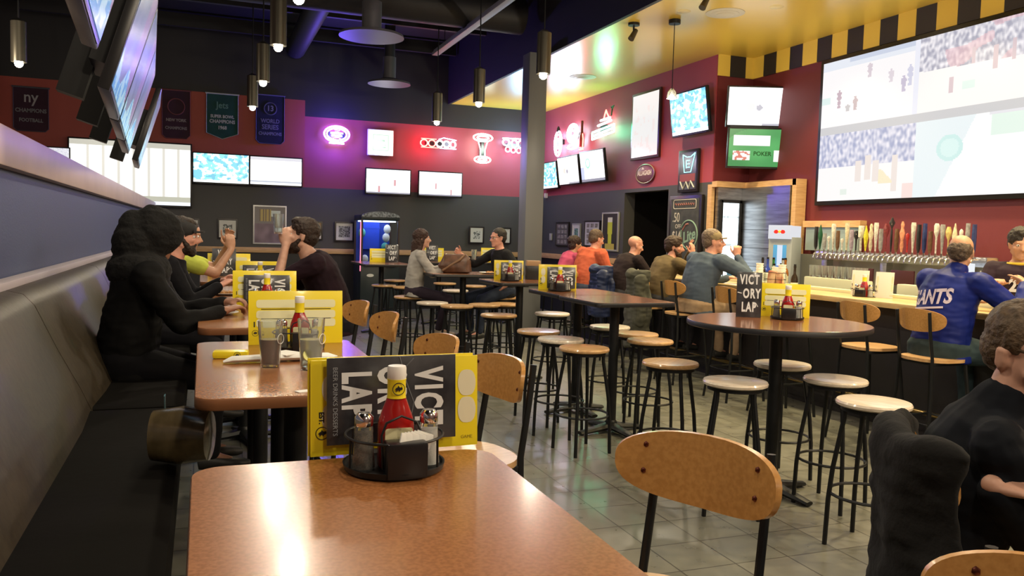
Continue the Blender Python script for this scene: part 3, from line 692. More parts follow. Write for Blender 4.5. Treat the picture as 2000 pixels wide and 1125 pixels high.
# menu of bottles by the taps
BOT = [(0, 0), (.034, 0), (.036, .01), (.036, .15), (.030, .18), (.014, .21), (.012, .27), (.014, .275), (.014, .29), (0, .29)]
def bottle(x, y, z, label, m, s=1, lab=None, grp='liquor bottles'):
    t = thing('liquor_bottle', label, 'bottle', (x, y, z), 0, grp); t.scale = (s, s, s)
    MB().lathe(BOT, n=16).build('glass_body', m, t)
    MB().lathe([(.0365, .05), (.0372, .05), (.0372, .12), (.0365, .12)], n=16).build('label', lab or cream, t)
    MB().lathe([(0, .285), (.013, .285), (.013, .31), (0, .31)], n=12).build('cap', blackp, t)
bg = {'green': mat('green_glass', (.05, .25, .06), .1, trans=.4), 'amber': mat('amber_glass', (.45, .16, .03), .1, trans=.4), 'clear': mat('pale_glass', (.7, .72, .68), .08, trans=.6), 'red': mat('red_glass', (.45, .03, .02), .15), 'blue': mat('blue_glass', (.03, .06, .35), .15), 'dark': mat('dark_glass', (.03, .02, .015), .12)}
BL = [(6.42, 8.30, 'amber'), (6.52, 8.22, 'green'), (6.45, 8.12, 'clear'), (6.60, 8.10, 'amber'), (6.50, 8.02, 'red'), (6.44, 7.95, 'clear'), (6.62, 7.95, 'dark'), (6.56, 8.38, 'blue'), (6.70, 8.30, 'amber'), (6.36, 8.22, 'dark')]
for i, (x, y, k) in enumerate(BL):
    bottle(x, y, .925+.07*(i % 2), '%s liquor bottle in the cluster left of the taps, %s from the left' % (k, ORD[i]), bg[k], 1.15)
    if i % 2: pass
sh = MB().box((6.53, 8.14, .96), (.36, .50, .07), bev=.01).build('bottle_shelf', steel); tag(sh, 'low steel shelf under the liquor bottles', 'shelf')
for i, (x, y) in enumerate([(6.85, 5.18), (6.88, 5.06), (6.85, 4.95), (6.9, 4.85)]):
    bottle(x, y, .925, 'tall bottle behind the black and gold jersey, %s of four from the left' % ORD[i], bg['clear' if i % 2 else 'dark'], 2.0, grp='bottles by the jersey')
for i, (x, y, s_) in enumerate([(6.30, 8.62, 1), (6.28, 8.52, 1)]):
    tag(MB().lathe([(0, 0), (.045, 0), (.05, .02), (.045, .16), (.02, .2), (.018, .26), (0, .26)], (x, y, .925), 16).build('squeeze_bottle', paper), 'white squeeze bottle behind the blue bin, %s' % ('left one' if i == 0 else 'right one'), 'bottle')
for i, (y, x, h) in enumerate([(7.62, 5.86, .20), (7.36, 5.87, .17), (7.24, 5.86, .2)]):
    t = thing('cup_stack', 'stack of white cups on the bar ledge, %s of three' % ['leftmost', 'middle', 'rightmost'][i], 'cups', (x, y, 1.10), 0, 'cup stacks')
    mb = MB(); pr = []
    for k in range(7): pr += [(.036, k*h/7), (.043, (k+.92)*h/7), (.040, (k+.95)*h/7)]
    mb.lathe([(0, 0)]+pr+[(0, h)], n=18); mb.build('cups', white, t)
t = thing('plastic_bin', 'bright blue plastic bin behind the bar by the cooler', 'bin', (6.05, 8.25, .98), 0)
MB().rings([[Vector((x, y, z)) for x, y in rrect(a, b, .02)] for a, b, z in ((.16, .22, 0), (.20, .28, .22), (.19, .27, .22), (.15, .21, .02))]).build('tub', mat('bin_blue', (.02, .22, .55), .4), t)
MB().box((5.95, 8.25, .93), (.01, .01, .1))
# bar-top items
condiments(5.60, 5.78, R(-75), 'on the bar behind the round table menu')
menu(5.66, 5.62, 1.07, R(-68), .16, .23, 'white-edged menu card on the bar beside the ketchup', 'white', lay='print')
menu(5.70, 5.95, 1.07, R(-68), .16, .23, 'pale menu card at the back of the bar caddy', 'white', lay='print')
for i in range(9):
    pint(6.30, 7.28-.095*i, 1.17, 'clean beer glass on the pale tray behind the bar, %s from the left' % ORD[i], glass, .2, r=.036, h=.13, logo=False, grp='clean glasses behind the bar')
t = thing('wire_basket', 'wire basket of snack bags and card menus on the bar', 'basket', (5.62, 7.05, 1.07), R(-60))
mb = MB()
for z in (.02, .08, .15): mb.tube([(x, y, z) for x, y in rrect(.20, .13, .02, 2)], .003, 5, closed=True)
for x, y in rrect(.20, .13, .02, 2)[::2]: mb.tube([(x, y, .0), (x, y, .15)], .0025, 5)
mb.build('wire', blackp, t); MB().box((-.03, 0, .09), (.08, .07, .16), ry=.1, bev=.01).box((.05, .01, .08), (.06, .08, .15), ry=-.12, bev=.01).build('bags', mat('snack_print', (.62, .45, .30), .5, col2=(.35, .09, .06), noise_scale=12), t)
for i, (x, y) in enumerate([(5.45, 7.18), (5.42, 7.95), (5.48, 9.0)]):
    pint(x, y, 1.07, ['beer glass by the snack basket on the bar', 'beer glass in front of the man in the olive jacket', 'beer glass in front of the bald man'][i], beer, .7, logo=False)
t = thing('ice_bin', 'dark angular steel ice bin behind the bar left of the blue jacket', 'bin', (6.05, 5.15, .90), R(-20))
MB().rings([[Vector((x*a+.0, y*b, z)) for x, y in rrect(1, 1, .1)] for a, b, z in ((.18, .25, 0), (.24, .42, .22), (.28, .66, .36), (.26, .64, .36), (.16, .3, .1))]).build('body', mat('dark_steel', (.07, .07, .06), .35, .6), t)
t = thing('napkin_stack', 'tall stack of white napkins on the bar at the right edge', 'napkins', (5.66, 4.24, 1.07), .3)
MB().box((0, 0, .10), (.12, .12, .20), bev=.006).box((.02, -.13, .055), (.13, .12, .11), rz=.3, bev=.004).build('stack', paper, t)
picture('till_screen', tt, .24, .12, lambda u, v: (.9, .95, 1), vcol_mat('till', .9), 4, 3, (6.70, 5.72, 1.33), (PI/2, 0, R(-80)))
# ------------------------------------------------------------------ screens
def p_soccer(s):
    def f(u, v):
        a = nz(u*1.4, v, 4.5, s); b_ = nz(u*1.4, v, 9, s+3)
        c = (.20, .72, .66) if a > .5 else (.55, .86, .92)
        if b_ > .60: c = (.92, .97, 1)
        if b_ < .36: c = (.12, .38, .50)
        if a < .32: c = (.15, .45, .9)
        if v < .08: c = (.9, .95, 1)
        return c
    return f
def p_court(s):
    def f(u, v):
        c = (1, .97, .94)
        if v > .62 - .1*u: c = mixc((.55, .55, .65), (.95, .95, 1), round(nz(u, v, 30, s)*3)/3)
        for k in range(5):
            pu = .16+.18*k+.05*math.sin(s+k*3); pv = .30+.16*math.sin(k*2+s)
            if abs(u-pu) < .022 and abs(v-pv) < .13: c = (.45, .22, .25) if k % 2 else (.9, .85, .85)
        if v < .06: c = (.2, .2, .25)
        return c
    return f
def p_board(u, v):
    c = (.96, .96, .93)
    for k in range(1, 8):
        if abs(u-k/8-.02) < .010: c = (.60, .58, .52)
    if v > .93: c = (.45, .44, .38)
    if .05 < v < .13: c = (.42, .42, .34)
    if v < .05: c = (.8, .85, .95)
    return c
def p_board2(u, v):
    c = (.98, .98, .98)
    for k in range(1, 8):
        if abs(u-k/8) < .006: c = (.8, .8, .82)
    if v > .9: c = (.5, .5, .55)
    if v < .13: c = (.35, .38, .45) if v > .08 else (.9, .9, 1)
    return c
def p_pale(s):
    def f(u, v):
        c = (1, 1, 1)
        if (u-.32)**2*3+(v-.5)**2 < .012: c = (.6, .55, .5)
        if (u-.45)**2*3+(v-.47)**2 < .006: c = (.3, .3, .35)
        if abs(v-.30) < .015 and .3 < u < .6: c = (.7, .7, .75)
        if v < .05: c = (.3, .3, .35) if u > .5 else (.9, .9, .9)
        return c
    return f
def p_logo(u, v):
    c = (.88, .98, 1) if u < .4 else (1, 1, 1)
    if u < .14 and v < .5: c = (.4, .45, .7)
    d = math.hypot((u-.32)*1.6, v-.62)
    if .12 < d < .17: c = (.25, .65, .45)
    if abs(u-.52) < .01 and v > .5: c = (.6, .75, .8)
    if v < .08: c = (.2, .2, .25)
    return c
def p_poker(u, v):
    g = nz(u, v, 3, 2); c = mixc((.02, .22, .06), (.08, .42, .12), g*1.2 if (u-.5)**2+(v-.5)**2 < .3 else .2)
    if .06 < u < .60 and .56 < v < .82: c = (1, 1, .97)
    if .06 < u < .32 and .16 < v < .42: c = (1, .95, .92) if nz(u, v, 16, 9) > .4 else (.7, .2, .15)
    if .66 < u < .88 and .14 < v < .44: c = (1, 1, .95)
    return c
def p_wall(u, v):
    # four pictures tiled on one large projection, grey bar between the rows
    if .475 < v < .535: return (.62, .62, .64)
    if v >= .535:
        vv = (v-.535)/.465; uu = u*2 % 1
        if u < .5:
            c = (.97, .95, .96)
            if vv > .86: c = (.80, .84, .92)
            if vv > .93 and uu > .3: c = (.60, .66, .80)
            for pu, pv, h, cc in ((.20, .40, .28, (.55, .42, .50)), (.38, .30, .20, (.62, .50, .52)), (.52, .75, .2, (.7, .62, .68)), (.74, .60, .18, (.75, .68, .74)), (.86, .45, .22, (.60, .55, .68)), (.92, .55, .3, (.66, .66, .80)), (.30, .25, .1, (.6, .58, .6))):
                if abs(uu-pu) < (.010 if vv > pv+h*.36 else .024 if vv > pv-.02 else .016)*(1+.2*math.sin(vv*90+pu*9)) and abs(vv-pv) < h/2: c = cc
            if uu > .955: c = (.85, .86, .95)
            if uu < .1 and .35 < vv < .45: c = (.72, .88, .86)
            return c
        c = (.98, .95, .93)
        if vv > .55-.06*uu:
            q = nz(u*2.4, v, 34, 4); c = mixc((.42, .42, .52), (.95, .92, .96), min(1, max(0, (q-.3)*2.2)))
            if nz(u, v, 9, 8) > .60: c = mixc(c, (.85, .5, .55), .5)
        for pu, pv, h in ((.28, .30, .22), (.62, .55, .3), (.75, .6, .25), (.9, .5, .3), (.45, .62, .2)):
            if abs(uu-pu) < .018 and abs(vv-pv) < h/2: c = (.72, .58, .62)
        if abs(uu-.42) < .05 and abs(vv-.26) < .05: c = (.78, .92, .86)
        return c
    vv = v/.475; uu = u*2 % 1
    if u < .5:
        c = (.97, .95, .95)
        if vv > .50:
            q = nz(u*2.4, v, 30, 14); c = mixc((.38, .42, .62), (.90, .88, .96), min(1, max(0, (q-.3)*2.2)))
        for pu, pv, h in ((.45, .42, .3), (.55, .46, .34), (.63, .40, .3), (.82, .35, .5)):
            if abs(uu-pu) < .03 and abs(vv-pv) < h/2: c = (.86, .78, .74)
        if .66 < uu < .8 and .22 < vv < .42 and (vv-.22) < (.82-uu)*1.5: c = (.93, .84, .60)
        if uu > .9 and vv < .2: c = (.95, .75, .72)
        if abs(uu-.30) < .04 and abs(vv-.12) < .04: c = (.78, .86, .80)
        return c
    c = (.82, .90, .93) if uu < .5-.3*(1-vv) else (.98, .99, 1)
    d = math.hypot((uu-.30)*1.55, (vv-.62))
    if d < .17: c = (.62, .86, .84)
    if d < .12: c = (.72, .92, .90)
    if .62 < uu < .92 and vv > .72: c = (.78, .92, .84)
    if .60 < uu < .94 and vv > .97: c = (.8, .8, .85)
    return c
def tv(label, x, y, z, w, h, rz, paint, s=1.6, tilt=0, key=None, group=None, nx=64, ny=36, bez=.02, bracket=True):
    t = thing('television', label, 'television', (x, y, z), 0, group, rot=(0, 0, 0))
    t.rotation_euler = (Matrix.Rotation(R(rz), 3, 'Z') @ Matrix.Rotation(R(tilt), 3, 'X')).to_euler()
    fr = MB(); fr.box((0, .025, 0), (w+2*bez, .05, h+2*bez+.01), bev=.006); fr.box((0, -.001, -h/2-bez*.7), (w*.9, .004, bez*.5)); fr.build('bezel', blackp, t)
    picture('screen', t, w, h, paint, vcol_mat('screen_%.2f' % s, s), nx, ny, (0, -.002, .004))
    if bracket: MB().box((0, .07, 0), (w*.35, .05, h*.5)).box((0, .13, 0), (.10, .10, .12)).build('wall_mount', black, t)
    return t
# back wall
tv('wide white scoreboard screen on the back wall above the partition', -1.16, 15.82, 2.43, 1.92, 1.08, 0, p_board, 1.25, nx=96, bez=.025)
tv('television with bright teal football picture, right of the scoreboard screen', .32, 15.80, 2.585, .94, .51, 0, p_soccer(1), 1.7)
tv('television with white table chart, right of the teal football one', 1.275, 15.80, 2.585, .91, .50, 0, p_board2, 1.5)
tv('television with white basketball court, above the claw machine', 3.38, 15.84, 2.50, .86, .46, 0, p_court(2), 1.6)
tv('television with a pale rink picture, right of the one above the claw machine', 4.43, 15.84, 2.50, .87, .46, 0, p_court(5), 1.6)
tv('small television peeking over the pale cap at the far left', -2.42, 15.80, 2.62, .60, .34, 0, p_court(9), 1.0)
# bar side wall, tilted down
for y, z, w, h, p, lab in ((15.33, 2.745, .88, .50, p_soccer(4), 'leftmost of three tilted televisions under the bottle neon'), (14.35, 2.79, .90, .51, p_pale(1), 'middle of three tilted televisions under the bottle neon'), (13.32, 2.80, .93, .53, p_logo, 'rightmost of three tilted televisions, with a green ring logo')):
    tv(lab, 6.52, y, z, w, h, -90, p, 1.6, tilt=8)
tv('tilted television with teal football picture, right of the tall lit poster', 6.50, 10.22, 3.35, .92, .58, -90, p_soccer(8), 1.7, tilt=8)
# corner pair
tv('upper white-screened television in the corner beside the big screen', 7.08, 9.30, 3.355, .93, .50, -22, p_pale(2), 1.7, tilt=6)
tp = tv('lower television showing a green poker table', 7.10, 9.28, 2.80, .93, .50, -22, p_poker, 1.0, tilt=5)
text(tp, 'POKER', .078, (-.01, -.006, -.075), (PI/2, 0, 0), mat('poker_ink', (.01, .12, .03), .5), xs=1.0, bold=.002)
# large projection screen
t = thing('projection_screen', 'huge wall projection screen showing four washed-out sports pictures', 'screen', (7.25, 6.87, 2.915), rot=(0, 0, R(-90)))
MB().box((0, .02, 0), (3.06, .05, 1.80), bev=.004).build('bezel', blackp, t)
picture('screen', t, 2.96, 1.70, p_wall, vcol_mat('projection', .95, .6), 220, 126, (0, -.008, 0))
# hanging row over the booths, facing the room and tilted down
def p_tilt(s):
    def f(u, v):
        if v < .2+.1*math.sin(u*9+s): return (.5, .85, 1) if nz(u, v, 9, s) > .45 else (.15, .5, .9)
        return mixc((.16, .22, .34), (.34, .40, .58), nz(u, v, 5, s)) if u < .62 else mixc((.30, .22, .40), (.45, .36, .55), nz(u, v, 6, s))
    return f
for y, lab, s_ in ((2.55, 'nearest hanging television, its corner at the top left edge', 1), (4.60, 'large hanging television with grey-blue picture over the booth row', 2), (5.80, 'second hanging television behind the large one over the booth row', 3), (6.98, 'third hanging television over the booth row', 4), (8.9, 'farthest hanging television with bright lower picture over the booth row', 5)):
    t = tv(lab, -.31-.055*(y-4.6)+(.06 if s_ == 5 else 0), y, 2.46, 1.10, .66, 93.1, p_tilt(s_), .6, tilt=17, bracket=False, group=None)
    MB().box((0, .10, -.02), (.5, .10, .36)).box((.0, .20, -.12), (.10, .12, .5)).build('mount_plate', black, t)
    MB().cyl((0, .22, 0), (0, .22+.8, 2.55), .022, n=8).build('hanging_pole', black, t)
# ------------------------------------------------------------------ neon and wall signs
def neon(paths, key, col, s, parent, r=.011, name='neon_tube', closed=False):
    for p in paths: MB().tube(p, r, 6, closed=closed).build(name, glow(key, col, s), parent)
def circ(cx, cz, rx, rz, n=32, a0=0, a1=360, y=0): return [(cx+rx*math.cos(R(a0+(a1-a0)*i/n)), y, cz+rz*math.sin(R(a0+(a1-a0)*i/n))) for i in range(n+(0 if a1-a0 == 360 else 1))]
bw = glow('neon_white', (1, .97, .95), 7)
# oval neon
t = thing('neon_sign', 'oval neon sign with violet-blue halo on the back wall', 'neon sign', (2.38, 15.86, 3.33))
MB().box((0, .07, 0), (.3, .14, .12)).build('transformer', blackp, t)
neon([circ(0, .02, .235, .15)], 'neon_blue', (.25, .18, 1), 26, t, .016, closed=True)
neon([circ(0, .02, .185, .11), circ(0, .02, .06, .04)], 'neon_white', (1, .97, .95), 7, t, .014, closed=True)
neon([[(-.14, 0, -.15), (.14, 0, -.15)], [(-.12, 0, .04), (.12, 0, .04)], [(-.10, 0, -.01), (.10, 0, -.01)]], 'neon_white', (1, .97, .95), 7, t, .016)
neon([[(-.05, -.02, .10), (.06, -.02, .09)], [(-.09, -.02, -.075), (-.04, -.02, -.05), (.04, -.02, -.05), (.09, -.02, -.075)]], 'neon_red', (1, .10, .08), 9, t, .010)
# square sign
t = thing('light_sign', 'square white light sign with green inner frames on the back wall', 'lit sign', (3.23, 15.92, 3.25))
MB().box((0, .02, 0), (.50, .08, .50), bev=.01).build('case', white, t)
def p_sq(u, v):
    d = max(abs(u-.5), abs(v-.5)); c = (1, 1, 1)
    if .30 < d < .335: c = (.35, .5, .38)
    if .33 < u < .67 and .55 < v < .62: c = (.2, .35, .25)
    if .30 < u < .70 and (.30 < v < .36 or abs(v-.42) < .02): c = (.3, .45, .35)
    if abs(d-.22) < .012: c = (.5, .65, .5)
    return c
picture('lit_face', t, .47, .47, p_sq, vcol_mat('sign_face', 1.9), 48, 48, (0, -.022, 0))
# horizontal red to white strip
t = thing('neon_sign', 'long red and white neon word on the back wall', 'neon sign', (4.38, 15.86, 3.30))
MB().box((0, .07, 0), (.5, .14, .08)).build('transformer', blackp, t)
neon([circ(-.30, 0, .07, .065), circ(-.14, 0, .07, .065)], 'neon_red', (1, .10, .08), 9, t, .014, closed=True)
neon([[(-.36, 0, -.085), (.0, 0, -.085)], [(-.36, 0, .085), (-.05, 0, .085)]], 'neon_red', (1, .10, .08), 9, t, .010)
neon([circ(.02, 0, .065, .06), circ(.16, 0, .06, .06), circ(.29, 0, .055, .06)], 'neon_white', (1, .97, .95), 7, t, .016, closed=True)
neon([[(.0, 0, .085), (.10, 0, .12), (.36, 0, .085)], [(.02, 0, -.085), (.36, 0, -.085)]], 'neon_pale_blue', (.45, .6, 1), 9, t, .010)
# lamp shaped neon
t = thing('neon_sign', 'white-green neon sign shaped like a tall goblet on the back wall', 'neon sign', (5.30, 15.86, 3.27))
MB().box((0, .07, 0), (.06, .14, .4)).build('transformer', blackp, t)
neon([circ(0, .21, .20, .075), circ(0, -.23, .17, .065), circ(0, .21, .12, .035), circ(0, -.23, .09, .025)], 'neon_pale', (.86, 1, .88), 8, t, .015, closed=True)
neon([[(-.10, 0, .14), (-.05, 0, -.02), (-.045, 0, -.17)], [(.10, 0, .14), (.05, 0, -.02), (.045, 0, -.17)]], 'neon_pale', (.86, 1, .88), 8, t, .012)
# last neon at column
t = thing('neon_sign', 'cyan and pink neon letters beside the column', 'neon sign', (5.98, 15.86, 3.36))
MB().box((0, .07, 0), (.3, .14, .08)).build('transformer', blackp, t)
neon([circ(-.18, .06, .07, .06), circ(.0, .04, .06, .075), circ(.14, .04, .06, .075)], 'neon_cyan', (.35, .8, 1), 10, t, .016, closed=True)
neon([[(-.26, 0, .14), (.26, 0, .15)], [(.24, 0, .14), (.24, 0, -.12)]], 'neon_cyan', (.35, .8, 1), 10, t, .013)
neon([circ(-.14, -.08, .05, .05), circ(-.02, -.09, .05, .05), circ(.10, -.09, .05, .05)], 'neon_pink', (1, .35, .5), 9, t, .013, closed=True)
# bar side wall neons (local x runs towards the viewer)
def sidesign(label, y, z, cat='neon sign', nm='neon_sign'): return thing(nm, label, cat, (6.60, y, z), rot=(0, 0, R(-90)))
t = sidesign('white bottle-shaped neon left of the red beer bottle neon', 15.05, 3.40)
MB().box((0, .05, 0), (.2, .10, .1)).build('transformer', blackp, t)
neon([circ(0, -.03, .17, .24)], 'neon_violet_white', (.82, .78, 1), 13, t, .017, closed=True); neon([circ(0, -.03, .12, .18), circ(0, -.03, .06, .10)], 'neon_violet_white', (.82, .78, 1), 13, t, .015, closed=True)
MB().lathe([(0, .2), (.035, .2), (.03, .27), (.012, .31), (0, .31)]).build('dark_top', blackp, t)
t = sidesign('bright white neon with a red bottle beside it', 14.25, 3.45)
MB().box((0, .05, 0), (.2, .10, .1)).build('transformer', blackp, t)
neon([circ(-.12, .05, .24, .17), circ(-.12, .05, .18, .12), circ(-.12, .05, .10, .06), circ(-.12, -.20, .20, .04)], 'neon_bluewhite', (.85, .9, 1), 12, t, .02, closed=True)
neon([[(.24, 0, -.28), (.22, 0, -.10), (.25, 0, .0)], [(.34, 0, -.28), (.35, 0, -.10), (.32, 0, .0)], [(.2, 0, -.29), (.37, 0, -.29)]], 'neon_red', (1, .10, .08), 9, t, .014)
MB().lathe([(0, -.24), (.05, -.24), (.05, -.06), (.025, .04), (.022, .24), (0, .24)], (.29, .0, 0), 14).build('bottle_shape', mat('dark_red', (.18, .03, .03), .3), t)
t = sidesign('green and red neon with a star shape on the bar side wall', 13.10, 3.46)
MB().box((0, .05, 0), (.2, .10, .1)).build('transformer', blackp, t)
neon([[(-.42, 0, -.16), (.42, 0, -.10), (.42, 0, .02), (-.42, 0, -.04)]], 'neon_green', (.15, 1, .5), 18, t, .018, closed=True)
neon([[(-.38, 0, -.10), (.38, 0, -.04)], [(-.20, 0, .06), (.30, 0, .10)], [(-.1, 0, .14), (.26, 0, .15)]], 'neon_pale', (.86, 1, .88), 8, t, .02)
neon([[(.02, 0, .16), (.06, 0, .24), (.10, 0, .30), (.14, 0, .24), (.20, 0, .18)]], 'neon_red', (1, .10, .08), 9, t, .014)
MB().tube([(.30, 0, .18), (.33, .0, .30), (.28, 0, .33), (.38, 0, .34), (.33, 0, .30)], .014, 6).build('plain_ornament', mat('greenish', (.05, .10, .06), .5), t)
for x, y, z, c, e in ((2.38, 15.72, 3.33, (.13, .08, 1), 120), (3.23, 15.7, 3.25, (1, .97, .92), 8), (4.1, 15.72, 3.30, (1, .08, .12), 16), (4.62, 15.72, 3.30, (.8, .8, 1), 10), (5.30, 15.7, 3.27, (.85, 1, .85), 16), (5.98, 15.7, 3.38, (.25, .6, 1), 30), (6.5, 15.05, 3.40, (.75, .7, 1), 22), (6.48, 14.3, 3.45, (.85, .88, 1), 26), (6.48, 14.0, 3.25, (1, .05, .08), 8), (6.5, 12.9, 3.40, (.12, 1, .45), 22)):
    lamp('neon_light', 'POINT', (x, y, z), e, c, .12)
# lit tall poster
t = thing('poster', 'tall bright backlit poster high on the bar side wall', 'poster', (6.67, 11.72, 3.36), rot=(0, 0, R(-90)))
MB().box((0, .0, 0), (.90, .035, 1.08), bev=.004).build('frame', mat('poster_frame', (.04, .02, .02), .3), t)
picture('poster_sheet', t, .82, 1.00, lambda u, v: (.96, .86, .84) if .1 < u < .9 and nz(u, v, 9, 3) > .62 and v < .8 else (.95, .93, .92), vcol_mat('poster_print', .92, .12), 24, 30, (0, -.020, 0))
0 and lamp('poster_light', 'SPOT', (5.6, 11.4, 4.05), 150, (1, .96, .94), .05, (6.67, 11.72, 3.3), 38)
# oval sign
t = thing('oval_sign', 'maroon oval metal sign reading ALLAGASH on the bar side wall', 'sign', (6.68, 11.70, 2.58), rot=(0, 0, R(-90)))
MB().ell((0, .0, 0), (.30, .015, .155), 4).build('plate', mat('oval_maroon', (.12, .03, .035), .3, .3), t)
MB().tube(circ(0, 0, .29, .15, 40, y=-.006), .008, 6, closed=True).build('rim', mat('rim_silver', (.5, .42, .42), .3, .5), t)
text(t, 'ALLAGASH', .105, (0, -.017, .01), (PI/2, 0, 0), mat('sign_text', (.75, .66, .66), .4), bold=.003, xs=.86)
MB().prism([(-.04, -.01), (0, .03), (.05, -.01)], 0, .003).build('ornament', mat('sign_text', (.75, .66, .66), .4), t, loc=(-.06, -.014, .08), rot=(PI/2, 0, 0))
# neon glass frame sign
t = thing('framed_sign', 'black framed sign with a glowing cyan glass outline, above the chalkboard', 'sign', (6.67, 10.41, 2.545), rot=(0, 0, R(-90)))
MB().box((0, 0, 0), (.52, .04, .62), bev=.006).build('frame', mat('frame_black', (.015, .012, .014), .3), t)
MB().box((0, -.02, .0), (.44, .006, .54)).build('glass_pane', mat('pane_dark', (.05, .05, .07), .12), t)
neon([[(-.13, -.028, .24), (-.08, -.028, -.02), (.09, -.028, -.02), (.19, -.028, .25)], [(-.13, -.028, .24), (-.02, -.028, .20), (.08, -.028, .20), (.19, -.028, .25)], [(-.03, -.028, .15), (.06, -.028, .15)], [(-.03, -.028, .10), (.06, -.028, .10)], [(-.03, -.028, .05), (.06, -.028, .05)], [(-.03, -.028, .16), (-.03, -.028, .04)]], 'neon_teal', (.35, .95, .95), 2.2, t, .007)
MB().box((0, -.025, -.10), (.40, .004, .11)).build('red_panel', mat('brick_red', (.22, .05, .05), .5), t)
text(t, 'EAT', .16, (0.0, -.026, -.205), (PI/2, 0, 0), mat('grey_script', (.45, .47, .5), .5), bold=.006, shear=.2) if 0 else MB().tube([(-.18, -.028, -.15), (-.10, -.028, -.26), (-.02, -.028, -.16), (.05, -.028, -.26), (.10, -.028, -.15), (.19, -.028, -.25)], .013, 5).build('script_shape', mat('grey_script', (.45, .47, .5), .5), t)
# chalkboard
t = thing('chalkboard', 'tall chalkboard with beer prices beside the dark doorway', 'chalkboard', (6.665, 10.43, 1.70), rot=(0, 0, R(-90)))
MB().box((0, 0, 0), (.86, .05, .98), bev=.01).build('frame', mat('frame_black', (.015, .012, .014), .3), t)
MB().box((0, -.024, 0), (.74, .01, .88)).build('slate', mat('slate_board', (.030, .034, .032), .6, 0, 0, 9, col2=(.05, .055, .05)), t)
chalk = mat('chalk_white', (.50, .48, .46), .9); chalkg = mat('chalk_green', (.20, .32, .27), .9); chr_ = mat('chalk_red', (.4, .16, .15), .9)
text(t, '.50', .20, (-.22, -.03, .16), (PI/2, 0, 0), chalk, xs=.8); text(t, 'OFF', .09, (-.16, -.03, .03), (PI/2, 0, 0), chalk)
text(t, '$14', .19, (-.20, -.03, -.11), (PI/2, 0, 0), chalk, xs=.8)
text(t, 'Lite', .22, (.14, -.031, -.11), (PI/2, R(-14), 0), chalkg, bold=.006, shear=.2)
mb = MB(); mb.tube(circ(.13, -.09, .23, .21, 30, -100, 150, y=-.03), .012, 6); mb.tube(circ(.13, -.09, .20, .20, 20, 160, 255, y=-.03), .010, 6); mb.build('chalk_ring', chalkg, t)
MB().tube([(-.03, -.03, -.02), (.05, -.03, .06), (.12, -.03, .07)], .012, 5).build('chalk_swoosh', chr_, t)
mb = MB(); mb.tube([(x, -.03, z) for x, z in rrect(.60, .13, .03, 3)], .006, 5, closed=True); mb.xf(Matrix.Translation((0, 0, .36)))
mb.build('banner_outline', chalk, t); text(t, 'HAPPY HOUR SPECIALS', .055, (0, -.031, .36), (PI/2, 0, 0), chr_, bold=.001) if 0 else MB().tube([(-.26+.02*i, -.03, .36+.018*math.sin(i*2.2)) for i in range(27)], .006, 5).build('banner_scrawl', chr_, t)
# framed pictures on the bar side wall
def frame(label, loc, rz, w, h, mw, paint, fm, nm='framed_picture', cat='picture', glossy=True):
    t = thing(nm, label, cat, loc, rot=(0, 0, R(rz)))
    MB().rings([[Vector((x*1, y, z)) for x, z in [(-a/2, -b/2), (a/2, -b/2), (a/2, b/2), (-a/2, b/2)]] for a, b, y in ((w, h, .015), (w, h, -.012), (w-.05, h-.05, -.015), (w-.06, h-.06, -.004))]).build('frame', fm, t, smooth=20)
    picture('picture_sheet', t, w-.055, h-.055, paint, vcol_mat('print_sheet', 0, .35, True), 26, 30, (0, -.006, 0))
    return t
fk = mat('frame_black', (.015, .012, .014), .3); fs = mat('frame_silver', (.5, .5, .5), .35, .5)
def p_mat(s, col=(.55, .57, .55), k=.24):
    def f(u, v):
        if min(u, 1-u) < k or min(v, 1-v) < k: return (.62, .63, .60)
        return mixc((.03, .04, .04), col, 1 if nz(u, v, 14, s) > .5 else .1)
    return f
def p_collage(s):
    def f(u, v):
        for cx in (.22, .5, .78):
            for cz in (.15, .38, .62, .85):
                if abs(u-cx) < .10 and abs(v-cz) < .085: return mixc((.05, .05, .05), (.45, .42, .4), nz(u, v, 12, s))
        return (.10, .09, .09) if s == 1 else (.55, .55, .58)
    return f
frame('dark collage frame with many small photos, leftmost on the bar side wall', (6.68, 14.88, 1.58), -90, .62, .48, 0, p_collage(1), fk)
frame('small white-edged frame between two collage frames', (6.68, 14.23, 1.62), -90, .36, .34, 0, p_mat(3, (.2, .4, .35)), fs)
frame('collage frame with white mat and grey photos', (6.68, 13.55, 1.60), -90, .64, .48, 0, p_collage(2), fk)
def p_beer(u, v):
    if v > .18 and abs(u-.5) < .10+.08*v and v < .9: return (.55, .60, .06) if v < .78 else (.75, .75, .7)
    if v < .18 and abs(u-.5) < .3: return (.5, .42, .1)
    return (.035, .03, .03)
frame('silver framed beer glass poster with a yellow-green glass, left of the doorway', (6.68, 12.85, 1.64), -90, .62, .68, 0, p_beer, fs, 'poster', 'poster')
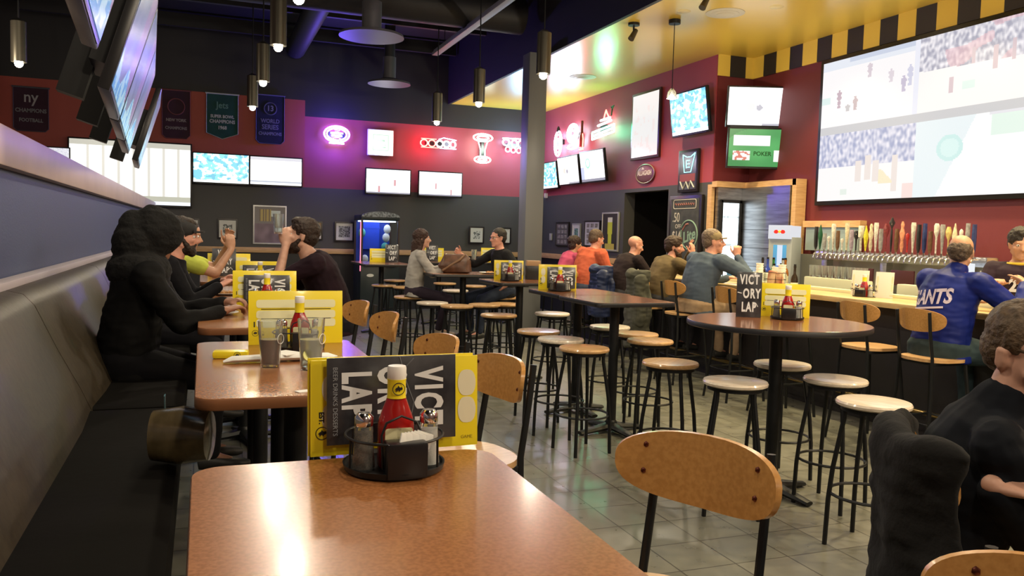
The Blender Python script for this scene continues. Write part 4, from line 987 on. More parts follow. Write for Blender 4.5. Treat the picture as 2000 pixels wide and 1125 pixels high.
# pictures on back wall
Yb = 15.94
frame('framed photo with white mat behind the head of the man in the cap', (-.22, Yb, 1.475), 0, .35, .40, 0, p_mat(5), fk)
frame('framed photo with white mat between the cap and the tall poster', (.435, Yb, 1.505), 0, .35, .37, 0, p_mat(6), fk)
def p_bar(u, v):
    if v > .55 and u < .55 and .60 < v < .92 and u > .15: return (.50, .38, .12) if (u*16 % 1) < .6 else (.2, .15, .1)
    if .50 < u < .85 and .74 < v < .90: return (.7, .8, .75)
    if v < .52: return mixc((.10, .06, .09), (.28, .2, .26), nz(u, v, 5, 2))
    return (.22, .20, .20)
frame('tall silver framed poster behind the bearded man', (1.18, Yb, 1.60), 0, .60, .72, 0, p_bar, fs, 'poster', 'poster')
frame('small black frame with a tan square and white label', (2.005, Yb, 1.515), 0, .29, .36, 0, lambda u, v: (.68, .68, .66) if v < .30 else ((.75, .72, .68) if math.hypot(u-.5, v-.66) < .12 else (.28, .18, .09)), fk)
frame('grey framed photo just left of the claw machine', (2.56, Yb, 1.51), 0, .37, .38, 0, p_mat(7, (.3, .33, .33), .16), fk)
frame('small framed photo between woman and man on the back wall', (5.24, Yb, 1.515), 0, .32, .35, 0, p_mat(8), fk)
frame('small framed photo behind the head of the man in glasses', (5.83, Yb, 1.515), 0, .32, .34, 0, p_mat(9), fk)
tag(MB().box((6.67, 15.75, 2.37), (.06, .06, .10), bev=.01).build('motion_sensor', white), 'little white sensor box on the wall at the right of the column', 'sensor')
tag(MB().box((6.68, 15.45, 1.52), (.03, .10, .14), bev=.006).build('thermostat', mat('dim_white', (.35, .36, .35), .5)), 'small pale thermostat on the wall left of the collage frames', 'thermostat')
# banners
def banner(label, x, y, z1, w, h, col, lines, point, edge=(.35, .36, .34), ring=None):
    t = thing('banner', label, 'banner', (x, y, z1))
    P = [(-w/2, 0), (w/2, 0), (w/2, -h+point), (0, -h), (-w/2, -h+point)]
    if point < 0: P = [(-w/2, 0), (w/2, 0), (w/2, -h-point), (w/2+point, -h), (-w/2-point, -h), (-w/2, -h-point)]
    mb = MB(); mb.prism(P, 0, .006); mb.build('cloth', mat('banner_'+'%.2f%.2f' % (col[1], col[2]), col, .8, 0, .2, 5), t, rot=(PI/2, 0, 0))
    mb = MB(); mb.tube([(a, -.008, b) for a, b in P], .006, 5, closed=True); mb.build('border', mat('b_edge%.2f' % edge[0], edge, .8), t)
    MB().cyl((-w/2-.02, -.005, .01), (w/2+.02, -.005, .01), .014, n=8).build('rod', mat('b_edge%.2f' % edge[0], edge, .8), t)
    for s_, sz, zz, cc in lines: text(t, s_, sz, (0, -.012, zz), (PI/2, 0, 0), mat('bt%.2f%.2f' % (cc[0], cc[2]), cc, .8), bold=.003, xs=.9)
    if ring:
        MB().tube(circ(0, ring[0], ring[1], ring[1], 28, y=-.01), .010, 5, closed=True).build('ring', mat('b_edge%.2f' % edge[0], edge, .8), t)
    return t
gt = (.42, .46, .44)
banner('dark green pennant banner with white edge and year 1968', .335, 15.93, 3.93, .54, .80, (.008, .06, .05), [('Jets', .16, -.20, (.10, .22, .18)), ('SUPER BOWL', .075, -.40, gt), ('CHAMPIONS', .085, -.49, gt), ('1968', .085, -.60, gt)], .10, gt)
banner('navy banner with a round number badge and blocks of letters', 1.17, 15.93, 3.98, .50, .88, (.010, .012, .05), [('13', .14, -.24, (.22, .22, .34)), ('WORLD', .10, -.47, (.16, .16, .28)), ('SERIES', .12, -.58, (.16, .16, .28)), ('CHAMPIONS', .08, -.70, (.16, .16, .28))], -.06, (.10, .10, .18), ring=(-.24, .11))
banner('dark banner with a round crest behind the hanging televisions', -.44, 15.93, 3.93, .46, .84, (.04, .012, .03), [('NEW YORK', .07, -.52, (.25, .22, .22)), ('CHAMPIONS', .07, -.66, (.2, .18, .2))], -.06, (.16, .05, .05), ring=(-.28, .14))
banner('dark navy banner with interlocked letters at the far left', -2.70, 15.93, 3.78, .52, .72, (.012, .012, .028), [('ny', .26, -.16, (.34, .34, .36)), ('CHAMPIONS', .09, -.38, (.2, .2, .22)), ('FOOTBALL', .08, -.54, (.2, .2, .22))], -.05, (.08, .08, .10))
# ------------------------------------------------------------------ lights that hang
bulb = glow('bulb_warm', (1, .86, .62), 60)
shade = mat('pendant_shade', (.16, .15, .12), .3, .8)
def pendant(label, x, y, z, power, style='can'):
    t = thing('pendant_lamp', label, 'pendant lamp', (x, y, z), 0, 'pendant lamps')
    if style == 'can':
        MB().lathe([(.070, -.02), (.075, -.02), (.075, .40), (.03, .43), (0, .43), (0, .42), (.028, .42), (.070, .39)], n=24).build('lamp_shade', shade, t)
        MB().cyl((0, 0, .42), (0, 0, 5.2-z), .008, n=8).build('stem', black, t)
        MB().ell((0, 0, -.035), .042, 2).build('bulb', bulb, t)
    else:
        MB().lathe([(.015, .10), (.05, .06), (.06, -.02), (.055, -.02), (.045, .055), (.012, .09)], n=20).build('lamp_shade', glass, t)
        MB().cyl((0, 0, .08), (0, 0, 4.10-z), .005, n=6).build('cord', black, t)
        MB().lathe([(0, 4.07-z), (.07, 4.07-z), (.07, 4.115-z), (0, 4.115-z)], n=20).build('canopy', black, t)
        MB().ell((0, 0, .0), .032, 2).build('bulb', bulb, t)
    lo = lamp('pendant_light', 'SPOT' if style == 'can' else 'POINT', (x, y, z-.08), power, (1, .85, .62), .05, (x, y, 0), 168, .4)
    return t
nm = ['nearest', 'second', 'third', 'fourth', 'fifth', 'sixth']
for i, (x, y) in enumerate(PEND1): pendant('black can pendant over the booth tables, %s in that row' % nm[i], x, y, PZ, 72)
for i, (x, y) in enumerate(PEND2): pendant('metal can pendant over the high tables, %s in that row' % nm[i], x, y, PZ, 85)
pendant('can pendant beyond the partition at the far left', -1.82, 10.1, PZ, 40)
pendant('small glass pendant hanging over the bar from the yellow ceiling', 5.2, 8.55, 3.22, 60, 'glass')
def trackhead(x, y, lab, on=False):
    t = thing('spotlight', lab, 'spotlight', (x, y, 4.12), 0, 'ceiling spotlights')
    MB().lathe([(0, -.03), (.07, -.03), (.07, 0), (0, 0)], n=18).cyl((0, 0, -.03), (.0, 0, -.12), .012, n=8).build('mount', black, t)
    MB().cyl((.03, 0, -.08), (-.05, -.03, -.20), .028, .038, 16).build('head', mat('spot_head', (.10, .09, .07), .35, .6), t)
    if on: MB().ell((-.052, -.032, -.205), .03, 2).build('bulb', bulb, t); lamp('track_light', 'SPOT', (x-.07, y-.04, 3.88), 60, (1, .9, .75), .03, (x-.9, y-.6, 0), 60)
for x, y, lab, on in ((5.05, 5.55, 'lit spotlight at the top edge of the yellow ceiling', True), (4.85, 6.35, 'dark spotlight second from the viewer on the yellow ceiling', False), (4.85, 7.4, 'dark spotlight third from the viewer on the yellow ceiling', False), (4.85, 8.9, 'dark spotlight fourth from the viewer on the yellow ceiling', False), (4.85, 12.0, 'dark spotlight farthest along the yellow ceiling, left of the column', False)): trackhead(x, y, lab, on)
def ventdisc(x, y, r, lab):
    t = thing('ceiling_vent', lab, 'vent', (x, y, 4.12), 0)
    for k, q in enumerate((1, .72, .46)): MB().lathe([(r*q*.78, -.012-.010*k), (r*q, -.004-.010*k), (r*q, .0), (r*q*.78, 0)], n=32).build('cone', mat('vent_white', (.55, .52, .42), .5), t)
ventdisc(5.55, 8.05, .22, 'round white ceiling vent in the middle of the yellow ceiling'); ventdisc(5.75, 12.2, .22, 'round white ceiling vent near the column end of the yellow ceiling'); ventdisc(6.1, 5.45, .24, 'round white ceiling vent nearest, at the top edge of the yellow ceiling')
for i, (x, y) in enumerate([(5.9, 6.3), (5.1, 8.2), (5.9, 7.6), (5.35, 7.0)]):
    tag(MB().lathe([(0, -.006), (.07, -.006), (.08, 0), (0, 0)], (x, y, 4.12), 24).build('recessed_light', mat('rec_trim', (.75, .65, .35), .4)), 'flat round recessed light on the yellow ceiling, %s' % ['near the top edge', 'left of the round vent', 'behind the top edge vent', 'nearest the middle of the yellow ceiling'][i], 'recessed light')
# ducts and fixtures under the black deck
duct = mat('duct_grey', (.13, .13, .15), .45, .3); ductk = mat('duct_black', (.02, .02, .026), .55)
def disc(x, y, z, r, lab):
    t = thing('air_diffuser', lab, 'diffuser', (x, y, z)); MB().lathe([(0, 0), (r, 0), (r*.98, .03), (r*.3, .10), (r*.3, .45), (0, .45)], n=36).build('dish', duct, t)
    MB().cyl((0, 0, .45), (0, 0, 5.2-z), .09, n=14).build('drop_duct', ductk, t)
disc(2.05, 10.8, 4.05, .42, 'round flat duct diffuser glowing violet above the oval neon'); disc(2.95, 13.9, 4.02, .36, 'round grey diffuser over the square light sign'); disc(2.55, 8.9, 4.5, .30, 'dim round diffuser in the middle of the black ceiling')
t = thing('projector', 'white projector box hanging at the top edge of the picture', 'projector', (1.22, 5.05, 3.28)); MB().box((0, 0, 0), (.36, .34, .10), bev=.03).build('body', mat('projector_white', (.62, .58, .52), .4), t); MB().cyl((0, 0, .05), (0, 0, 1.92), .02, n=8).build('pole', black, t)
t = thing('acoustic_panel', 'slanted pale panel fixed below the black ceiling', 'panel', (2.25, 10.0, 4.45), rot=(R(18), 0, R(-6))); MB().box((0, 0, 0), (.55, 1.3, .04), bev=.01).build('board', mat('panel_lilac', (.22, .20, .26), .6), t)
for i, (x, y0, y1, z, lab) in enumerate([(3.55, 7.6, 13.2, 4.45, 'long grey fluorescent batten running along the black ceiling'), (3.7, 4.8, 5.6, 3.9, 'short pale batten near the column top')]):
    t = thing('batten_light', lab, 'batten', (x, (y0+y1)/2, z)); MB().box((0, 0, 0), (.11, y1-y0, .05), bev=.008).box((0, 0, .04), (.05, y1-y0, .05)).build('rail', mat('batten_grey', (.26, .26, .29), .45), t)
    for k in (-.4, .4): MB().cyl((0, k*(y1-y0), .04), (0, k*(y1-y0), 5.2-z), .006, n=6).build('hanger', black, t)
for i, (a, b, r, lab) in enumerate([((-3.5, 6.5, 4.7), (4.4, 6.5, 4.7), .22, 'near crosswise black round duct'), ((-3.5, 11.5, 4.75), (4.4, 11.5, 4.75), .26, 'far crosswise black round duct'), ((1.6, .5, 4.85), (1.6, 15.8, 4.85), .18, 'lengthwise black round duct over the booths'), ((-3.0, 9.0, 4.6), (4.4, 9.0, 4.6), .10, 'thin crosswise black pipe')]):
    tag(MB().cyl(a, b, r, n=20).build('ceiling_duct', ductk), lab, 'duct')
for i in range(9): 
    tag(MB().box((.9, 1.0+1.8*i, 5.05), (7.3, .08, .22)).build('roof_joist', ductk), 'black roof joist, %s from the viewer' % ORD[i], 'joist')
# ------------------------------------------------------------------ claw machine
t = thing('claw_machine', 'black claw prize machine with lit blue window against the back wall', 'arcade machine', (3.08, 15.42, 0))
MB().box((0, 0, .46), (.72, .76, .92), bev=.01).build('cabinet', mat('machine_black', (.02, .03, .035), .35), t)
MB().box((0, .36, 1.35), (.70, .03, .86)).build('rear_wall', mat('machine_blue', (.015, .05, .40), .5), t)
for x in (-.34, .34):
    for y in (-.36, .36): MB().box((x, y, 1.33), (.035, .035, .84)).build('post', mat('machine_post', (.05, .03, .03), .4), t)
MB().box((0, 0, 1.785), (.72, .76, .10), bev=.02).build('canopy', mat('machine_black', (.02, .03, .035), .35), t)
mb = MB(); mb.prism([(.36*math.cos(R(180*i/12)), .10*math.sin(R(180*i/12))) for i in range(13)], 0, .06); mb.build('arched_header', mat('header_pattern', (.32, .36, .42), .4, 0, .8, 30), t, loc=(0, -.33, 1.80), rot=(PI/2, 0, 0))
MB().box((0, -.375, 1.35), (.66, .008, .84)).build('window', mat('machine_glass', (.9, .95, 1), .03, trans=1, ior=1.05), t)
MB().box((0, 0, 1.72), (.60, .60, .02)).build('inner_light', glow('machine_tube', (.75, .85, 1), 3.0), t)
MB().box((-.06, .30, 1.45), (.34, .06, .52)).box((-.06, .27, 1.60), (.36, .01, .03)).build('prize_board', mat('prize_blue', (.02, .07, .65), .4), t)
for k, (x, z, c_) in enumerate([(.20, 1.42, 'prize_white'), (.22, 1.58, 'prize_white'), (.18, 1.24, 'prize_teal'), (-.26, 1.5, 'prize_teal'), (.0, 1.02, 'prize_pink'), (-.2, 1.0, 'prize_white'), (.2, 1.02, 'prize_pink')]):
    MB().ell((x, .08, z), (.07, .06, .09), 2).build('plush_prize', mat(c_, {'prize_white': (.7, .7, .72), 'prize_teal': (.1, .4, .4), 'prize_pink': (.6, .2, .3)}[c_], .9), t)
MB().box((-.365, -.37, 1.25), (.01, .01, .9)).build('light_strip', glow('machine_red', (1, .12, .18), 5), t)
MB().box((0, -.40, .93), (.62, .12, .05), rx=.3, bev=.01).build('control_panel', mat('panel_grey', (.25, .25, .27), .3), t)
MB().ell((-.18, -.385, .72), (.07, .004, .03), 2).build('coin_badge', white, t)
# ------------------------------------------------------------------ people
def capsule(mb, p, q, a, b, n=12):
    p, q = Vector(p), Vector(q); d = q-p; L = d.length
    if L < 1e-5: return mb.ell(p, a, 2)
    t = d/L; pts = [p-t*a*.92, p-t*a*.6, p, p+d*.5, q, q+t*b*.6, q+t*b*.92]; rad = [a*.35, a*.8, a, (a+b)/2, b, b*.8, b*.35]
    return mb.tube(pts, rad, n)
def loft(mb, pts, rad, side, n=20):
    """elliptic sections: rad = (half width along side, half depth)"""
    pts = [Vector(p) for p in pts]; rs = []
    for i, p in enumerate(pts):
        t = (pts[min(i+1, len(pts)-1)]-pts[max(i-1, 0)]).normalized(); s = (side-t*side.dot(t)).normalized(); v = t.cross(s)
        rs.append([p+s*math.cos(2*PI*j/n)*rad[i][0]+v*math.sin(2*PI*j/n)*rad[i][1] for j in range(n)])
    return mb.rings(rs)
def remeshed(mb, name, m, parent, vox, smooth=3, wob=0, wf=9, post=None):
    bmesh.ops.recalc_face_normals(mb.bm, faces=mb.bm.faces)
    me = D.meshes.new('t'); mb.bm.to_mesh(me); mb.bm.free(); o = D.objects.new('t', me); COL.objects.link(o)
    r = o.modifiers.new('r', 'REMESH'); r.mode = 'VOXEL'; r.voxel_size = vox
    if smooth: s = o.modifiers.new('s', 'SMOOTH'); s.iterations = smooth; s.factor = .5
    bpy.context.view_layer.update()
    m2 = D.meshes.new_from_object(o.evaluated_get(bpy.context.evaluated_depsgraph_get()))
    D.objects.remove(o); D.meshes.remove(me)
    if wob or post:
        ns = [v.normal.copy() for v in m2.vertices]
        for v, nn in zip(m2.vertices, ns):
            c = v.co.copy()
            if post: v.co = post(c); c = v.co.copy()
            if wob:
                k = noise.noise(c*wf)+.5*noise.noise(Vector((c.x*wf*1.3, c.y*wf*1.3, c.z*wf*4)))
                v.co = c+nn*wob*k
    m2.name = name; m2.materials.clear(); m2.materials.append(m)
    m2.polygons.foreach_set('use_smooth', [True]*len(m2.polygons))
    o = D.objects.new(name, m2); COL.objects.link(o); o.parent = parent; return o
def ik(a, b, l1, l2, pole):
    a, b = Vector(a), Vector(b); d = b-a; L = min(d.length, (l1+l2)*.995)
    t = d.normalized(); b = a+t*L; x = (l1*l1-l2*l2+L*L)/(2*L); h = math.sqrt(max(0, l1*l1-x*x))
    p = Vector(pole); p = (p-t*p.dot(t)).normalized(); return a+t*x+p*h, b
def skinmat(k): return mat('skin_'+k, {'fair': (.60, .34, .25), 'pink': (.62, .30, .22), 'tan': (.50, .27, .17), 'brown': (.28, .13, .08)}[k], .5, 0, .12, 30)
def head_prims(mb, Mh, s=1, ears=True):
    """head in its own frame: y forward, z up, origin at ear level"""
    def E_(c, r, sub=3): mb.ell(Mh @ Vector([q*s for q in c]), [q*s for q in r], sub, Mh.to_3x3())
    def C_(p, q, a, b): capsule(mb, Mh @ Vector([w_*s for w_ in p]), Mh @ Vector([w_*s for w_ in q]), a*s, b*s)
    E_((0, -.015, .040), (.075, .096, .080)); E_((0, .018, -.015), (.064, .072, .085)); E_((0, .030, -.065), (.052, .052, .045))
    E_((0, .070, -.098), (.022, .016, .016)); C_((0, .086, .012), (0, .110, -.026), .007, .0115)
    C_((-.010, .098, -.032), (.010, .098, -.032), .0085, .0085); C_((-.036, .078, .026), (.036, .078, .026), .011, .011)
    for x in (-1, 1):
        E_((x*.043, .058, -.020), (.020, .020, .018), 2)
        C_((x*.052, -.005, -.055), (x*.018, .068, -.095), .016, .013)
        if ears:
            E_((x*.073, -.006, -.010), (.008, .017, .028), 2); C_((x*.079, -.020, .012), (x*.077, -.016, -.022), .005, .0045); C_((x*.079, -.019, .014), (x*.076, .006, .014), .005, .004)
    C_((-.017, .084, -.058), (.017, .084, -.058), .0062, .0062); C_((-.014, .083, -.070), (.014, .083, -.070), .007, .007)
def hand(mb, Mw, side, curl=35, spread=4, s=1, thumb=40, fc=None):
    """wrist frame: y along the fingers, z back of the hand, side=+1 thumb towards +x"""
    def P(v): return Mw @ (Vector(v)*s)
    loft(mb, [P((0, -.01, 0)), P((0, .02, 0)), P((0, .05, 0)), P((0, .088, 0))], [(.026*s, .017*s), (.033*s, .016*s), (.041*s, .0145*s), (.038*s, .012*s)], Mw.to_3x3() @ Vector((1, 0, 0)))
    for k, (x, L) in enumerate(((.030, .070), (.0105, .080), (-.0105, .075), (-.030, .058))):
        cu = fc[k] if fc else curl+4*k
        p = Vector((x*side, .084, 0)); a = 0; r = .0088
        dx = math.sin(R(spread*(1.5-k)))*side
        for j, f_ in enumerate((.46, .30, .24)):
            a += R(cu*(.75 if j == 0 else 1.0)); q = p+Vector((dx*L*f_, math.cos(a)*L*f_, -math.sin(a)*L*f_))
            capsule(mb, P(p), P(q), r*s, (r-.0008)*s, 10); p = q; r -= .0008
    p = Vector((.026*side, .022, -.004)); a = R(thumb)
    for L, r in ((.042, .013), (.032, .0105), (.026, .009)):
        q = p+Vector((math.sin(a)*side*L, math.cos(a)*L, -.012)); capsule(mb, P(p), P(q), r*s, (r-.0012)*s, 10); p = q; a -= R(18)
def frame_y(o, ydir, zup=(0, 0, 1)):
    y = Vector(ydir).normalized(); z = Vector(zup); z = (z-y*z.dot(y)).normalized(); x = y.cross(z)
    M = Matrix((x, y, z)).transposed().to_4x4(); M.translation = o; return M
def person(label, pos, face, seat=.76, lean=10, bend=1.3, scale=1, twist=0, side=0, hyaw=0, hpitch=0, hroll=0, hfwd=.02, skin='fair',
           LH=None, RH=None, lc=35, rc=35, lup=(0, 0, 1), rup=(0, 0, 1), ldir=None, rdir=None, sleeve=1.0, shirt=(.05, .05, .06), pants=(.03, .03, .05), hair=(.05, .03, .02), style='short',
           vox=.009, build=1.0, lp=None, rp=None, feet=None, standing=False, sh_rough=.85, shirt_name='shirt', wob=.006, sh_bump=.3, shoes=(.02, .02, .02), low=False, neckc=False, hlen=0):
    t = thing('person', label, 'person', (pos[0], pos[1], 0), R(face-90))
    S = scale; X = Vector((1, 0, 0)); hip = Vector((0, 0, seat+.095*S)) if not standing else Vector((0, 0, .93*S))
    def dr(a): return Vector((math.sin(R(side)), math.sin(R(a)), math.cos(R(a)))).normalized()
    p0 = hip; p1 = p0+dr(lean*.4)*.17*S; p2 = p1+dr(lean)*.17*S; p3 = p2+dr(lean*bend)*.10*S; p4 = p3+dr(lean*bend*1.1)*.075*S
    Rz = Matrix.Rotation(R(twist), 3, 'Z'); sx = Rz @ X
    shc = p3+dr(lean)*.005; sw = .178*S*build
    shL = shc-sx*sw; shR = shc+sx*sw
    hd = p4+dr(lean*.9)*.045*S; 
    Mh = Matrix.Translation(hd+Vector((0, hfwd, .085*S))) @ (Matrix.Rotation(R(hyaw), 4, 'Z') @ Matrix.Rotation(R(-hpitch), 4, 'X') @ Matrix.Rotation(R(hroll), 4, 'Y'))
    LH = LH or (-.16, .36, seat+.30); RH = RH or (.16, .36, seat+.30)
    eL, wL = ik(shL, LH, .29*S, .255*S, lp or (-.6, -.4, -1)); eR, wR = ik(shR, RH, .29*S, .255*S, rp or (.6, -.4, -1))
    mb = MB()
    B = build
    tor = [(.165*B, .125*B), (.150*B, .112*B), (.155*B, .112*B), (.172*B, .112*B), (.140*B, .085*B), (.055, .055)]
    pts = [p0-dr(0)*.05, p1-dr(lean*.3)*.05, p1+dr(lean)*.06, p2+dr(lean)*.03, p3+dr(lean*bend)*.015, p4+dr(lean*bend)*.02]
    nsx = lambda i: sx
    if not low: loft(mb, pts, [(a*S*.93, b*S*.93) for a, b in tor], sx)
    loft(mb, [p3, p4, hd+Vector((0, hfwd*.6, .04*S)), Mh @ Vector((0, -.01, -.02))], [(.062*S, .060*S), (.058*S, .058*S), (.054*S, .056*S), (.05*S, .055*S)], sx)
    head_prims(mb, Mh, S)
    hips = [Vector((x*.095*S, 0, hip.z-.02)) for x in (-1, 1)]
    fz = .32 if seat > .6 and not standing else .07
    feet = feet or [(-.13, .40*S, fz), (.13, .40*S, fz)]
    if standing: feet = [(-.1, .0, .08), (.1, .03, .08)]
    knees = []; anks = []
    for i, x in enumerate((-1, 1)):
        k, a = ik(hips[i], feet[i], .43*S, .42*S, (x*.25, 1, .3)); knees.append(k); anks.append(a)
        capsule(mb, hips[i], k, .070*S, .050*S); capsule(mb, k, a, .048*S, .034*S)
        capsule(mb, a, a+Vector((0, .10, -.03)), .032, .022)
    for sh, e, w_, hl, up_, cc, sd, hdr in ((shL, eL, wL, -1, lup, lc, 1, ldir), (shR, eR, wR, 1, rup, rc, -1, rdir)):
        capsule(mb, sh, e, .050*S, .040*S); capsule(mb, e, w_, .039*S, .0265*S)
        dd = Vector(hdr) if hdr else (w_-e)
        hand(mb, frame_y(w_, dd, up_), sd, cc if not hasattr(cc, '__len__') else 0, s=S, fc=cc if hasattr(cc, '__len__') else None)
    def face_post(c):
        q = Mh.inverted() @ c; q = q/S
        for x in (-.031, .031):
            d = math.hypot(q.x-x, (q.z-.006)*1.15)
            if q.y > .04 and d < .024: q.y -= .010*math.exp(-(d/.013)**2)
        if q.y > .06 and abs(q.z+.064) < .008 and abs(q.x) < .022: q.y -= .003
        return (Mh @ (q*S)) if q.y > .03 and abs(q.z) < .1 and abs(q.x) < .06 else c
    body = remeshed(mb, 'body', skinmat(skin), t, vox, 2, post=face_post)
    for x in (-.031, .031):
        e = MB(); e.ell(Mh @ Vector((x*S, .0705*S, .006*S)), .0125*S, 2); eo = e.build('eye', mat('eye_white', (.65, .62, .58), .2), t)
        e = MB(); e.ell(Mh @ Vector((x*S, .0800*S, .005*S)), .0055*S, 2); e.build('iris', mat('iris', (.03, .02, .015), .15), eo)
    # clothing ------------------------------------------------------
    g = .013*S
    mb = MB()
    tp = [(a*S+g, b*S+g) for a, b in tor]; tp[-2] = (tp[-2][0]+.012, tp[-2][1]+.012); tp[-1] = (.084*S, .080*S)
    tp[-2] = (tp[-2][0], tp[-2][1])
    pp = list(pts); pp[0] = p0-dr(0)*.10*S; pp[-1] = p3+dr(lean*bend)*.070*S
    loft(mb, pp, tp, sx)
    for sh, e, w_ in ((shL, eL, wL), (shR, eR, wR)):
        capsule(mb, p3-dr(lean)*.01, sh, .070*S, .064*S*B)
        if sleeve >= 1:
            capsule(mb, sh, e, .060*S*B+.006, .052*S+.003); capsule(mb, e, e+(w_-e)*.92, .050*S+.004, .037*S+.002)
        elif sleeve > .45:
            capsule(mb, sh, e, .060*S*B+.006, .050*S+.003); capsule(mb, e, e+(w_-e)*.35, .050*S, .044*S)
        else: capsule(mb, sh, sh+(e-sh)*.62, .062*S*B+.006, .056*S+.004)
    if neckc: capsule(mb, p3+dr(lean)*.03, p4+dr(lean)*.01, .092*S, .074*S)
    remeshed(mb, shirt_name, mat('cloth_%d_%d_%d' % tuple(int(c*999) for c in shirt), shirt, sh_rough, 0, .3, 6, bump=sh_bump, spec=.2), t, vox, 2, wob=wob)
    mb = MB(); loft(mb, [p0-Vector((0, 0, .085*S)), p0, p0+dr(lean*.4)*.05], [(.17*S*B, .14*S*B), (.178*S*B, .135*S*B), (.155*S*B, .118*S*B)], X)
    for i in range(2):
        capsule(mb, hips[i], knees[i], .088*S*B, .066*S); capsule(mb, knees[i], anks[i]+Vector((0, 0, .02)), .064*S, .050*S)
    remeshed(mb, 'trousers', mat('pants_%d_%d_%d' % tuple(int(c*999) for c in pants), pants, .85, 0, .25, 8, bump=.2, spec=.2), t, vox*1.2, 2, wob=.005)
    for i in range(2):
        a = anks[i]; mb = MB(); loft(mb, [a+Vector((0, -.065, -.035)), a+Vector((0, -.02, -.03)), a+Vector((0, .08, -.045)), a+Vector((0, .17, -.052)), a+Vector((0, .20, -.055))], [(.03, .03), (.042, .045), (.045, .034), (.04, .026), (.02, .016)], X, 14)
        mb.build('shoe', mat('shoe_%d' % int(shoes[0]*999), shoes, .5), t)
    hm = mat('hair_%d_%d_%d' % tuple(int(c*999) for c in hair), hair, .6, 0, .45, 70, bump=.8)
    mb = MB()
    def HE(c, r): mb.ell(Mh @ (Vector(c)*S), [q*S for q in r], 3, Mh.to_3x3())
    if style in ('short', 'beard', 'thin', 'crop'):
        if style == 'thin': HE((0, -.055, .010), (.080, .070, .062)); HE((0, -.062, -.02), (.066, .050, .050))
        else:
            th = .006 if style == 'crop' else .012
            HE((0, -.026, .050), (.077+th, .094+th, .080+th)); HE((0, -.050, .005), (.075+th*.6, .064+th, .070)); HE((0, -.068, -.035), (.052, .040, .035))
            if style == 'short' or style == 'beard': HE((0, .020, .095), (.062, .060, .040))
    if style == 'bun':
        HE((0, -.022, .048), (.092, .108, .094)); HE((0, -.075, .055), (.075, .07, .07)); HE((0, -.05, -.02), (.084, .07, .08))
    if style == 'long':
        HE((0, -.022, .048), (.090, .106, .092)); HE((0, -.05, -.03), (.088, .065, .10)); 
        capsule(mb, Mh @ Vector((0, -.06, -.05)), Mh @ Vector((0, -.105, -.27)), .075, .045); capsule(mb, Mh @ Vector((.05, .0, .0)), Mh @ Vector((.06, -.05, -.16)), .03, .03); capsule(mb, Mh @ Vector((-.05, .0, .0)), Mh @ Vector((-.06, -.05, -.16)), .03, .03)
    if style != 'none': remeshed(mb, 'hair', hm, t, vox*.8, 1, wob=.006 if style != 'crop' else .003, wf=45)
    else: mb.bm.free()
    if style == 'beard':
        mb = MB(); HE((0, .032, -.078), (.060, .058, .048)); HE((0, .066, -.100), (.034, .03, .034))
        for x in (-1, 1): capsule(mb, Mh @ (Vector((x*.064, .005, -.02))*S), Mh @ (Vector((x*.045, .05, -.08))*S), .014, .02)
        capsule(mb, Mh @ (Vector((-.022, .088, -.047))*S), Mh @ (Vector((.022, .088, -.047))*S), .007, .007)
        remeshed(mb, 'beard', hm, t, vox*.8, 1, wob=.004, wf=45)
    t['_'] = 0; del t['_']
    return t, Mh, dict(p3=p3, p4=p4, p2=p2, sx=sx, wL=wL, wR=wR, eL=eL, eR=eR, knees=knees, hip=hip, dr=dr)
def cap_on(t, Mh, col, s=1, back=False):
    cm = mat('cap_%d_%d' % (int(col[0]*999), int(col[1]*999)), col, .8, 0, .2, 20, bump=.2)
    mb = MB(); mb.ell(Mh @ Vector((0, -.020, .055)), (.090*s, .108*s, .082*s), 3, Mh.to_3x3()); mb.ell(Mh @ Vector((0, -.02, .035)), (.088*s, .107*s, .035*s), 3, Mh.to_3x3())
    o = remeshed(mb, 'cap', cm, t, .008, 2)
    mb = MB(); sgn = -1 if back else 1
    P = []
    for i in range(13):
        a = R(180*i/12); P.append((.068*math.cos(a)*s, sgn*(.068+.070*math.sin(a)*s)))
    mb.prism(P, .048, .062); mb.fn(lambda c: (c.x, c.y, c.z-abs(c.x)**2*3-abs(c.y-.07)*.15)); mb.xf(Mh); mb.build('brim', cm, o)
    return o
def glasses(t, Mh, up=False):
    mb = MB(); z = .010 if not up else .07; y = .096 if not up else .06
    for x in (-.031, .031): mb.tube([(x+.020*math.cos(2*PI*i/20), y, z+.015*math.sin(2*PI*i/20)) for i in range(20)], .0018, 5, closed=True)
    mb.tube([(-.011, y, z+.003), (.011, y, z+.003)], .0018, 5)
    for x in (-1, 1): mb.tube([(x*.051, y, z+.005), (x*.080, y-.03, z+.005), (x*.083, -.02, z+.002)], .0018, 5)
    mb.xf(Mh); mb.build('glasses', blackp, t)
